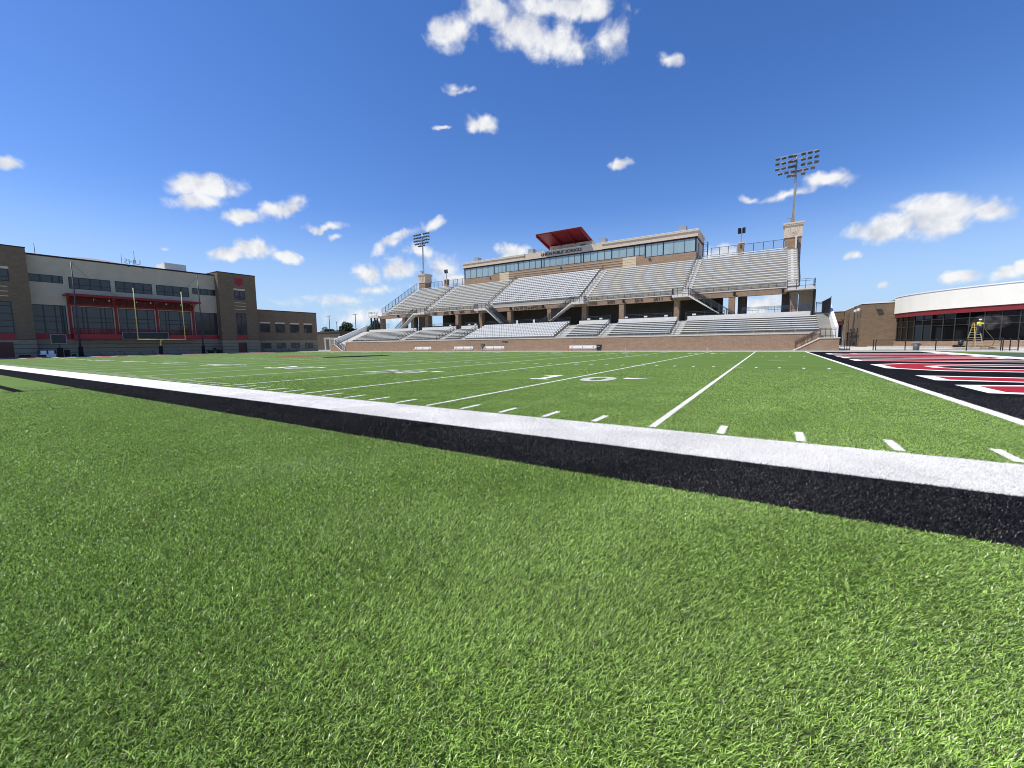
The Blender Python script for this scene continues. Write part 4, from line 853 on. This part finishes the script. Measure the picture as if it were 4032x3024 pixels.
b = MB(); b.box(-103.05, -102.95, 9.84, 10.02, .5, 1.1); b.build('strap', 'blueseat', t); b = MB(); b.box(-103.8, -103.2, 8.95, 10.95, .1, 1.2); b.build('body', 'dark', t)
t = thing('trash_barrel', 'tall dark barrel between play clock and net pole', 'barrel', (-103, 12.15, 0)); b = MB(); b.lathe([(.30, 0), (.33, 1.05), (.30, 1.1), (.28, 1.18)], (-103, 12.15), 14); b.build('drum', 'rubber', t)
t = thing('hose_reel', 'low reel with pale flanges beside the dark barrel', 'reel', (-103, 12.9, 0)); b = MB(); b.lathe([(.42, 0), (.42, .07)], (-103, 12.9), 14).lathe([(.40, .42), (.40, .48)], (-103, 12.9), 14); b.build('flange', 'grey', t); b = MB(); b.lathe([(.25, .07), (.25, .42)], (-103, 12.9), 12); b.build('drum', 'rubber', t)
t = thing('blocking_sled', 'low dark sled lying in front of the left tower', 'sled', (-103, 7.5, 0)); b = MB(); b.box(-103.4, -102.7, 6.75, 8.3, .05, .18); b.build('skid', 'dark', t); b = MB(); b.box(-103.2, -103.0, 6.9, 8.1, .18, .42); b.build('pad', 'rubber', t)
def lowbleach(label, y0, y1, x, n=3):
    t = thing('low_bleacher', label, 'bleacher', (x, y0, 0), 'low bleachers along the end building')
    for k in range(n): b = MB(); b.box(x-.6*k-.26, x-.6*k, y0, y1, .32+.19*k, .37+.19*k); b.build('bench', 'grey', t)
    b = MB()
    for y in np.arange(y0+.3, y1, 2.1): b.bar((x+.1, y, 0), (x-.6*n, y, .2+.19*n), .06); b.bar((x-.6*n+.2, y, 0), (x-.6*n+.2, y, .2+.19*n), .05)
    b.build('frame', 'dark', t)
lowbleach('low bleacher under the balcony left of the goal post pad', 14.3, 19.2, -104.8); lowbleach('low bleacher under the balcony right of its middle', 19.9, 30.4, -104.8); lowbleach('low bleacher in front of the two storey wing', 45.6, 55.5, -106.3)
t = thing('utility_vehicle', 'dark utility vehicle with roll cage parked by the tower', 'utility vehicle', (-105, 34.6, 0)); X_ = -105.0
b = MB(); b.prism([(33.4, .35), (33.4, .75), (34.4, .78), (34.5, .5), (35.1, .5), (35.2, .8), (35.75, .72), (35.8, .35)], 'x', X_-.65, X_+.65); b.build('body', 'utv', t)
b = MB()
for x in (X_-.6, X_+.6):
    b.bar((x, 34.3, .75), (x, 34.45, 1.75), .06); b.bar((x, 35.3, .75), (x, 35.1, 1.75), .06); b.bar((x, 34.45, 1.75), (x, 35.1, 1.75), .06)
b.bar((X_-.6, 34.45, 1.75), (X_+.6, 34.45, 1.75), .06); b.bar((X_-.6, 35.1, 1.75), (X_+.6, 35.1, 1.75), .06); b.build('roll_cage', 'dark', t)
b = MB(); b.box(X_-.5, X_+.5, 34.5, 34.65, .6, 1.2).box(X_-.5, X_+.5, 34.6, 35.0, .55, .68); b.build('seat', 'rubber', t)
for y in (33.85, 35.4):
    for x in (X_-.6, X_+.6): b = MB(); b.lathe([(.1, -.11), (.3, -.11), (.32, -.06), (.32, .06), (.3, .11), (.1, .11)], (0, 0), 16).tf(Matrix.Translation((x, y, .32)) @ Matrix.Rotation(math.pi/2, 4, 'Y')); b.build('wheel', 'rubber', t)

# ------------------------------------------------------------ the gap: arbour, block building, trees, lamps
t = thing('entrance_arbour', 'pale square arbour with slatted top beside the two storey wing', 'arbour', (-98, 56.6, 0))
for dx, dy in ((-1, -.6), (1.1, .7), (-1.0, .9), (1.1, -.6)): b = MB(); b.box(-98+dx-.12, -98+dx+.12, 57.4+dy-.12, 57.4+dy+.12, 0, 3.1); b.build('post', 'hvac', t)
b = MB(); b.box(-99.3, -96.6, 56.65, 56.8, 2.95, 3.2).box(-99.3, -96.6, 58.2, 58.35, 2.95, 3.2)
for x in np.arange(-99.2, -96.6, .28): b.box(x, x+.08, 56.5, 58.5, 3.2, 3.36)
b.build('slat_top', 'hvac', t)
b = MB(); b.box(-96.95, -96.8, 56.6, 58.3, .2, 3.0); b.build('trellis', 'hvac', t)
b = MB(); b.box(-134, -119, 75, 92, 0, 5.6).box(-134.2, -118.8, 74.8, 92.2, 5.6, 5.9); tag(b.build('block_building', 'blockD'), 'low dark block building behind the arbour', 'building')
b = MB(); b.box(-113.5, -111.5, 71, 72, 0, 3.9).box(-113.7, -111.3, 70.8, 72.2, 3.9, 4.1); tag(b.build('white_kiosk', 'stuccoW'), 'small white kiosk partly hidden by the sloping end wall', 'kiosk')
def tree(label, x, y, h, r, dark=False, squash=.8, seed=0, trunk=.4):
    rg = np.random.default_rng(seed); t = thing('tree', label, 'tree', (x, y, 0), 'trees behind the grandstand gap'); b = MB(); hc = h-r*squash*1.05
    b.tube([(x, y, 0), (x+.1, y, hc*.6), (x-.1, y+.1, h*.8)], [.32, .24, .08], 8)
    for i in range(6): a = rg.uniform(0, 6.28); b.tube([(x, y, hc*.55+i*.2), (x+math.cos(a)*r*.6, y+math.sin(a)*r*.6, hc+rg.uniform(-.1, .5)*r*squash)], [.13, .04], 6)
    b.build('trunk', 'bark', t)
    n = 26; cen = rg.normal(0, 1, (n, 3)); cen /= np.linalg.norm(cen, axis=1)[:, None]; cen *= (rg.uniform(.35, 1, n)**.5*r*.75)[:, None]; cen[:, 2] *= squash; rad = rg.uniform(.22, .42, n)*r
    V, F = [], []
    for c, rr in zip(cen, rad):
        m = int(150*(rr/1.0)**1.5)+60; d = rg.normal(0, 1, (m, 3)); d /= np.linalg.norm(d, axis=1)[:, None]; p = c+d*(rr*rg.uniform(.55, 1.05, m))[:, None]+np.array([x, y, hc])
        for q in p:
            u = Vector(rg.normal(0, 1, 3)).normalized(); w = u.orthogonal().normalized(); s = rg.uniform(.11, .22); o = len(V); q = Vector(q)
            V += [tuple(q-u*s), tuple(q+w*s*.55), tuple(q+u*s), tuple(q-w*s*.55)]; F.append((o, o+1, o+2, o+3))
    c = MB(); c.v, c.f = V, F; c.build('crown', 'leaf2' if dark else 'leaf', t)
tree('round dark tree directly right of the two storey wing', -131.8, 79.8, 8.0, 3.3, True, .8, 1); tree('low dark tree between the wing and the tallest tree', -130, 83, 7.0, 2.4, True, .8, 2)
tree('tallest tree in the gap with a ragged crown', -126.6, 83.3, 10.0, 2.9, False, 1.05, 3); tree('broad tree seen under the left end of the deck', -118.6, 88.2, 10.4, 3.6, True, .9, 4)
tree('short bushy tree right of the tallest tree', -124.6, 85.5, 7.2, 1.8, True, .8, 5)
def lot(label, x, y, h, w=1.1):
    t = thing('lot_lamp', label, 'lamp post', (x, y, 0), 'car park lamps beyond the trees'); b = MB(); b.tube([(x, y, 0), (x, y, h)], [.14, .10], 8); b.build('pole', 'dark', t)
    b = MB(); b.box(x-w, x-.25, y-.2, y+.2, h, h+.13).box(x+.25, x+w, y-.2, y+.2, h, h+.13).box(x-.25, x+.25, y-.05, y+.05, h, h+.08); b.build('lamp_head', 'dark', t)
lot('twin headed lamp post beside the two storey wing', -131.7, 80.2, 11.4); lot('shorter lamp post just left of the tallest tree', -136, 86, 9.8, .4); lot('twin headed lamp post just right of the tallest tree', -124.05, 85.0, 11.9)
fence('fence', 'grey mesh fence on the bank right of the tallest tree', [(-126, 88, 6.0), (-116, 92.5, 7.2)], 1.4, 2.2, 'grey')
b = MB(); b.box(-127, -108, 86, 110, 0, 5.8); tag(b.build('retaining_wall', 'blockD'), 'dark retaining wall below the mesh fence', 'wall')

# ------------------------------------------------------------ building on the right
FB = thing('fieldhouse', 'white curved building with maroon fascia and dark glass on the right', 'building', (19, 78, 0))
cv = [Vector(p) for p in ((13.86, 83.95), (14.33, 81.2), (14.98, 78.9), (16.12, 76.2), (17.75, 73.4), (19.7, 70.9), (22.0, 68.6), (25, 66.3), (28.6, 64.4), (33, 63.0), (38, 62.3))]
def cpath(step):                                        # resample the wall line
    out = [cv[0]]; acc = 0
    for a, c in zip(cv, cv[1:]):
        L = (c-a).length; d = step-acc
        while d <= L: out.append(a.lerp(c, d/L)); d += step
        acc = (acc+L) % step
    return out
def nrm(i, P): a = P[max(i-1, 0)]; c = P[min(i+1, len(P)-1)]; d = (c-a).normalized(); return Vector((d.y, -d.x)) if Vector((d.y, -d.x)).dot(Vector((CAM.x, CAM.y))-P[i]) > 0 else Vector((-d.y, d.x))
def wallstrip(P, z0, z1, o0, o1):
    b = MB(); n = len(P); nn = [nrm(i, P) for i in range(n)]; vs = []
    for i in range(n):
        for off, z in ((o1, z0), (o1, z1), (o0, z1), (o0, z0)): q = P[i]+nn[i]*off; vs.append((q.x, q.y, z))
    fs = [(4*i+k, 4*i+(k+1) % 4, 4*i+4+(k+1) % 4, 4*i+4+k) for i in range(n-1) for k in range(4)]+[(0, 1, 2, 3), (4*n-1, 4*n-2, 4*n-3, 4*n-4)]
    return b.add(vs, fs)
PF = cpath(.8)
wallstrip(PF, 5.30, 7.85, -.5, .25).build('white_fascia_wall', 'stuccoW', FB); wallstrip(PF, 7.85, 7.99, -.5, .33).build('roof_edge', 'white', FB)
wallstrip(PF, 4.62, 5.30, -.4, .12).build('maroon_fascia', 'redfascia', FB)
wallstrip(PF, .1, .87, -.4, .06).build('knee_wall', 'brickT', FB)
PM = cpath(1.62)
for i in range(len(PM)-1):
    seg = [PM[i], PM[i].lerp(PM[i+1], .5), PM[i+1]]
    o = wallstrip(seg, .9, 4.62, -.32, -.28).build('window', 'glassk', FB)
    b = MB(); n_ = nrm(i, PM); q = PM[i]-n_*.22; b.bar((q.x, q.y, .87), (q.x, q.y, 4.62), .09); b.build('mullion', 'mull', o)
    b = MB(); q2 = PM[i+1]-n_*.22
    for z in (3.05, 3.92): b.bar((q.x, q.y, z), (q2.x, q2.y, z), .06)
    b.build('transom', 'mull', o)
b = MB(); b.add([(p.x, p.y, 7.8) for p in PF]+[(40, 95, 7.8), (13.9, 95, 7.8)], [tuple(range(len(PF)+2))]); b.build('roof', 'roofw', FB)
BB = thing('brick_wing', 'brown brick wing joining the curved white building', 'building', (12, 90, 0))
b = MB(); b.prism([(13.95, 84.1), (9.63, 84.7), (9.77, 106), (24, 106), (24, 84.1)], 'z', 0, 7.2); b.build('wall', 'brickB', BB)
b = MB(); b.prism([(13.95, 84.02), (9.58, 84.62), (9.72, 106), (24, 106), (24, 84)], 'z', 7.2, 7.34); b.build('coping', 'white', BB)
b = MB(); b.box(3.5, 9.7, 105.2, 108, 5.1, 7.2); b.build('link_wall', 'brickB', BB); b = MB(); b.box(3.5, 9.7, 105.1, 108, 7.2, 7.36); b.build('link_coping', 'white', BB)
b = MB(); b.box(3.5, 9.7, 105.0, 105.2, 4.35, 5.0).box(3.5, 9.7, 104.9, 105.3, 5.0, 5.12); b.build('link_fascia', 'redfascia', BB); b = MB(); b.box(3.5, 9.7, 107, 107.2, 0, 4.4); b.build('link_doors', 'frame', BB)
b = MB(); b.box(9.25, 9.66, 98.3, 100.6, 0, 6.4); b.build('buttress', 'brickB', BB)
for y in (94.6, 90.9, 87.3): b = MB(); b.box(9.5, 9.72, y-.3, y+.3, 2.85, 3.2); b.build('wall_vent', 'dark', BB)
for y in (88.3, 85.2):
    b = MB(); b.lathe([(.10, 6.0), (.24, 6.1), (.26, 6.42), (.1, 6.5)], (9.3, y), 12); b.box(9.3, 9.7, y-.05, y+.05, 6.2, 6.3); b.build('security_light', 'white', BB)
b = MB(); b.prism([(84.45, 6.25), (83.95, 6.15), (83.95, 6.28), (84.45, 6.5)], 'x', 11.4, 12.1); b.build('wall_light', 'bin', BB)
t = thing('gate', 'tall black barred gate against the side of the brown wing', 'gate', (9.3, 86, 0)); b = MB()
for y in (85.9, 96.3): b.bar((9.35, y, 0), (9.35, y, 2.65), .14)
b.build('post', 'black', t); b = MB()
for z in (2.6, 2.35, .2): b.bar((9.35, 85.9, z), (9.35, 96.3, z), .06)
for y in np.arange(86.3, 96.2, .75): b.bar((9.35, y, .1), (9.35, y, 2.6), .05)
b.build('gate_bars', 'black', t)
t = thing('gate', 'short black gate at the corner of the right entry stairs', 'gate', (4.3, 54.5, 0)); b = MB()
for x in (4.07, 4.30, 4.52): b.bar((x, 54.5 if x < 4.4 else 54.2, 0), (x, 54.5 if x < 4.4 else 54.2, 1.2), .06)
b.build('post', 'black', t); b = MB(); b.bar((4.07, 54.5, 1.16), (4.30, 54.5, 1.16), .05).bar((4.3, 54.5, 1.16), (4.52, 54.2, 1.16), .05).bar((4.3, 54.5, .1), (4.52, 54.2, .1), .05).bar((4.3, 54.5, .65), (4.52, 54.2, .65), .05); b.build('rail', 'black', t)
t = thing('flood_pole', 'thin dark bollard light beside the brown wing', 'lamp post', (8.7, 96, 0)); b = MB(); b.tube([(8.6, 97, 0), (8.6, 97, 5.1)], .10, 8); b.build('pole', 'dark', t); b = MB(); b.box(8.2, 9.0, 96.8, 97.2, 5.1, 5.22); b.build('lamp_head', 'bin', t)

# black field fence
def fposts(label, xs, y, h=1.2, gap=True):
    t = thing('field_fence', label, 'fence', (xs[0], y, 0)); b = MB()
    for x in xs:
        b = MB(); b.lathe([(.045, 0), (.045, h), (.05, h), (.03, h+.05)], (x, y), 8).build('post', 'black', t)
    b = MB()
    for z in (h-.04, .08): b.bar((xs[0], y, z), (xs[-1], y, z), .055)
    b.build('rail', 'black', t); b = MB()
    n = int((xs[-1]-xs[0])/.14)
    for i in range(n):
        x = xs[0]+(xs[-1]-xs[0])*i/n
        for d in (-1, 1): b.bar((x, y, .1), (min(max(x+d*1.05, xs[0]), xs[-1]), y, .1+abs(min(max(x+d*1.05, xs[0]), xs[-1])-x)/1.05*1.0), .005)
    b.build('mesh_panel', 'black', t)
fposts('low black mesh fence beyond the right end zone with the bin before it', [6.62, 9.0, 11.33, 13.56, 15.89], 53.3)
fposts('short black gate panel at the right end of the low mesh fence', [15.95, 16.42, 16.95], 53.1, 1.15)
t = thing('fence_post', 'lone black post at the left end of the low mesh fence', 'post', (6.45, 53.5, 0)); b = MB(); b.tube([(6.45, 53.5, 0), (6.45, 53.5, 1.2)], .05, 8); b.build('post_shaft', 'black', t); b = MB(); b.lathe([(.06, 1.2), (.03, 1.27)], (6.45, 53.5), 8); b.build('post_cap', 'dark', t)
t = thing('round_bin', 'grey round plastic bin standing before the low black fence', 'bin', (9.77, 52.9, 0)); b = MB(); b.lathe([(.22, .0), (.24, .03), (.27, .78)], (9.77, 52.9), 22); b.build('bin_body', 'bin', t, True); b = MB(); b.lathe([(.28, .76), (.31, .78), (.31, .84), (.27, .86), (.23, .84)], (9.77, 52.9), 22); b.build('rim', 'grey', t)
b = MB()
for s_ in (-1, 1): b.box(9.77+s_*.34-.03, 9.77+s_*.34+.03, 52.84, 52.96, .58, .68)
b.build('grip', 'bin', t)
# pavement apron step in front of the glass
PA = [p+nrm(i, PF)*3.4 for i, p in enumerate(PF)]
b = MB(); b.add([(p.x, p.y, .14) for p in PF]+[(p.x, p.y, .14) for p in PA[::-1]], [tuple(range(2*len(PF)))]); struct('walkway', b, 'pave'); struct('walkway_kerb', wallstrip([Vector((p.x, p.y)) for p in PA], -.05, .135, -.15, .02), 'concrete')

# step ladder, worker, hose, dust
LZ = .14
lad = thing('step_ladder', 'tall yellow step ladder in front of the dark curved glass', 'ladder', (17.9, 66.6, LZ)); LB = Vector((17.95, 66.75, LZ))
ru = Vector((.966, .217, 0)); su = Vector((.217, -.966, 0))    # rung direction, spread direction
def LP(r, s, z): return LB+ru*r+su*s+Vector((0, 0, z))
LH = 3.0
for r in (-1, 1):
    b = MB(); b.bar(LP(r*.36, -.92, 0), LP(r*.20, -.06, LH), .085, .04); b.build('front_rail', 'ladder', lad)
    b = MB(); b.bar(LP(r*.36, .92, 0), LP(r*.20, .06, LH), .07, .04); b.build('rear_rail', 'ladder', lad)
for k in range(1, 10):
    z = .30*k; f = z/LH; w = .36-.16*f
    b = MB(); b.bar(LP(-w, -.92+.86*f, z), LP(w, -.92+.86*f, z), .09, .03); b.build('step', 'alu', lad)
    if k % 1 == 0: b = MB(); b.bar(LP(-w, .92-.86*f, z), LP(w, .92-.86*f, z), .04, .03); b.build('rear_bar', 'alu', lad)
b = MB(); b.bar(LP(-.24, 0, LH+.02), LP(.24, 0, LH+.02), .22, .06); b.build('top_cap', 'wood', lad)
# worker: skinned body, feet on a rear rung, arms forward to the nozzle
per = thing('person', 'worker in white hard hat and yellow shirt high on the step ladder', 'person', LP(.1, .55, 1.2))
fz = 1.55
def PP(r, s, z): return LP(r+.12, s, z)
J = {'pel': (PP(0, .42, fz+.95), .145), 'spi': (PP(0, .40, fz+1.15), .135), 'chs': (PP(0, .42, fz+1.36), .155), 'nec': (PP(0, .44, fz+1.50), .062), 'hd0': (PP(0, .46, fz+1.60), .085), 'hd1': (PP(0, .47, fz+1.72), .09)}
for s_, n_ in ((-1, 'l'), (1, 'r')):
    J.update({'hip'+n_: (PP(s_*.11, .42, fz+.88), .10), 'kne'+n_: (PP(s_*.13, .50-.1*(s_ > 0), fz+.47), .07), 'ank'+n_: (PP(s_*.13, .40, fz+.09), .05), 'toe'+n_: (PP(s_*.14, .22, fz+.04), .042),
              'sho'+n_: (PP(s_*.20, .42, fz+1.42), .075), 'elb'+n_: (PP(s_*.27, .60, fz+1.18), .052), 'wri'+n_: (PP(s_*.16, .84, fz+1.20), .036), 'pal'+n_: (PP(s_*.13, .92, fz+1.21), .036)})
    for f in range(4): J['f%d%s' % (f, n_)] = (PP(s_*(.10-.025*f), .99-.01*f, fz+1.21+.018*(f-1.5)), .011)
    J['th'+n_] = (PP(s_*.09, .93, fz+1.25), .012)
ED = [('pel', 'spi'), ('spi', 'chs'), ('chs', 'nec'), ('nec', 'hd0'), ('hd0', 'hd1')]
for n_ in 'lr':
    ED += [('pel', 'hip'+n_), ('hip'+n_, 'kne'+n_), ('kne'+n_, 'ank'+n_), ('ank'+n_, 'toe'+n_), ('chs', 'sho'+n_), ('sho'+n_, 'elb'+n_), ('elb'+n_, 'wri'+n_), ('wri'+n_, 'pal'+n_), ('pal'+n_, 'th'+n_)]+[('pal'+n_, 'f%d%s' % (f, n_)) for f in range(4)]
def skin(name, keys, grow, m, parent):
    ks = list(keys); ix = {k: i for i, k in enumerate(ks)}; me = bpy.data.meshes.new(name)
    me.from_pydata([tuple(J[k][0]) for k in ks], [(ix[a], ix[c]) for a, c in ED if a in ix and c in ix], []); me.materials.append(M[m])
    o = bpy.data.objects.new(name, me); COL.objects.link(o); md = o.modifiers.new('skin', 'SKIN'); md.use_smooth_shade = True
    for i, k in enumerate(ks): v = me.skin_vertices[0].data[i]; v.radius = (J[k][1]+grow,)*2; v.use_root = (k == ks[0])
    o.modifiers.new('sub', 'SUBSURF').levels = 1; o.modifiers['sub'].render_levels = 2; adopt(o, parent); return o
skin('body', J.keys(), 0, 'skin', per)
skin('shirt', ['chs', 'spi', 'pel', 'shol', 'elbl', 'shor', 'elbr'], .028, 'hivis', per)
skin('trousers', ['pel', 'hipl', 'knel', 'ankl', 'hipr', 'kner', 'ankr'], .022, 'denim', per)
for n_ in 'lr': b = MB(); b.tube([J['ank'+n_][0]+Vector((0, 0, .04)), J['ank'+n_][0]-Vector((0, 0, .05)), J['toe'+n_][0]], [.068, .07, .052], 10); b.build('boot', 'boot', per, True)
hc = J['hd1'][0]; b = MB(); b.lathe([(.175, hc.z+.0), (.135, hc.z+.02), (.13, hc.z+.07), (.09, hc.z+.125), (.02, hc.z+.14)], (hc.x, hc.y), 18); b.build('hard_hat', 'hat', per, True)
b = MB(); fc = hc+su*.095
for e_ in (-1, 1): b.tube([fc+ru*.035*e_-Vector((0, 0, .04)), fc+ru*.035*e_+su*.008-Vector((0, 0, .04))], .013, 8)
b.bar(fc-ru*.03-Vector((0, 0, .125)), fc+ru*.03-Vector((0, 0, .125)), .012); b.build('face_marks', 'boot', per)
noz = PP(0, .95, fz+1.2); b = MB(); pts = [noz+su*.35+Vector((.1, .1, .05)), noz, noz+su*.05+Vector((.12, 0, -.35))]
hp = [noz+Vector((.05, 0, 0)), LP(.35, 1.15, 2.0), LP(.75, 1.45, 1.2), LP(.95, 1.55, .6), LP(.8, 1.35, .12), LP(.2, 1.2, .06), LP(-.6, .9, .05), LP(-1.3, .3, .05)]
fine = []
for i in range(len(hp)-1):
    p0, p1, p2, p3 = hp[max(i-1, 0)], hp[i], hp[i+1], hp[min(i+2, len(hp)-1)]
    for k in range(6):
        u = k/6; fine.append(.5*((2*p1)+(p2-p0)*u+(2*p0-5*p1+4*p2-p3)*u*u+(3*p1-p0-3*p2+p3)*u**3))
t = thing('blast_hose', 'thick olive hose looping from the worker down to the pavement', 'hose', noz); b = MB(); b.tube(fine, .032, 8); b.build('hose_line', 'hose', t, True); b = MB(); b.tube([noz-su*.05, noz+su*.30+Vector((.08, .06, .06))], [.03, .02], 8); b.build('nozzle', 'dark', t)
t = thing('blast_pot', 'dark compressor with clutter left of the ladder foot', 'machine', (16.6, 66.6, LZ)); b = MB(); b.lathe([(.05, LZ+.2), (.25, LZ+.28), (.25, LZ+.75), (.06, LZ+.9)], (16.7, 66.4), 14); b.build('tank', 'dark', t, True); b = MB(); b.box(16.2, 17.0, 66.0, 66.8, LZ, LZ+.2).box(15.9, 16.3, 65.6, 66.0, LZ, LZ+.3); b.build('frame', 'rubber', t)
b = MB(); b.bar((16.75, 66.2, LZ+.7), (17.1, 65.9, LZ+1.1), .05).bar((16.5, 66.2, LZ+.7), (16.2, 65.9, LZ+1.05), .05); b.build('handle', 'black', t)
b = MB(); b.prism([(15.4, 64.6), (18.6, 64.2), (20.2, 65.2), (19.2, 66.6), (16.0, 66.2)], 'z', LZ, LZ+.02); tag(b.build('dust_sheet', 'tan'), 'reddish dust sheet lying around the foot of the ladder', 'sheet')
# the blown dust
dm = bpy.data.materials.new('dust_haze'); dm.use_nodes = True; tn = dm.node_tree; tn.nodes.remove(tn.nodes['Principled BSDF'])
pv = N(tn, 'ShaderNodeVolumePrincipled', inp={'Color': (.80, .76, .70, 1)}); tcn = N(tn, 'ShaderNodeTexCoord')
nz = N(tn, 'ShaderNodeTexNoise', inp={'Scale': 1.6, 'Detail': 4.}); tn.links.new(tcn.outputs['Object'], nz.inputs['Vector'])
dn = N(tn, 'ShaderNodeMapRange', inp={1: .45, 2: .75, 3: 0, 4: .30}); tn.links.new(nz.outputs[0], dn.inputs[0])
tn.links.new(dn.outputs[0], pv.inputs['Density']); tn.links.new(pv.outputs[0], tn.nodes['Material Output'].inputs['Volume']); M['dust'] = dm
b = MB(); c0 = noz+Vector((.6, .5, .25)); nn = 16
for i in range(nn+1):
    th = math.pi*i/nn
    for k in range(nn): ph = 2*math.pi*k/nn; b.v.append((c0.x+1.9*math.sin(th)*math.cos(ph), c0.y+1.2*math.sin(th)*math.sin(ph), c0.z+.95*math.cos(th)))
for i in range(nn):
    for k in range(nn): b.f.append((i*nn+k, i*nn+(k+1) % nn, (i+1)*nn+(k+1) % nn, (i+1)*nn+k)[::-1])
o = b.build('dust', 'dust'); o['kind'] = 'stuff'; tag(o, 'thin dust blown from the hose against the dark glass', 'dust')
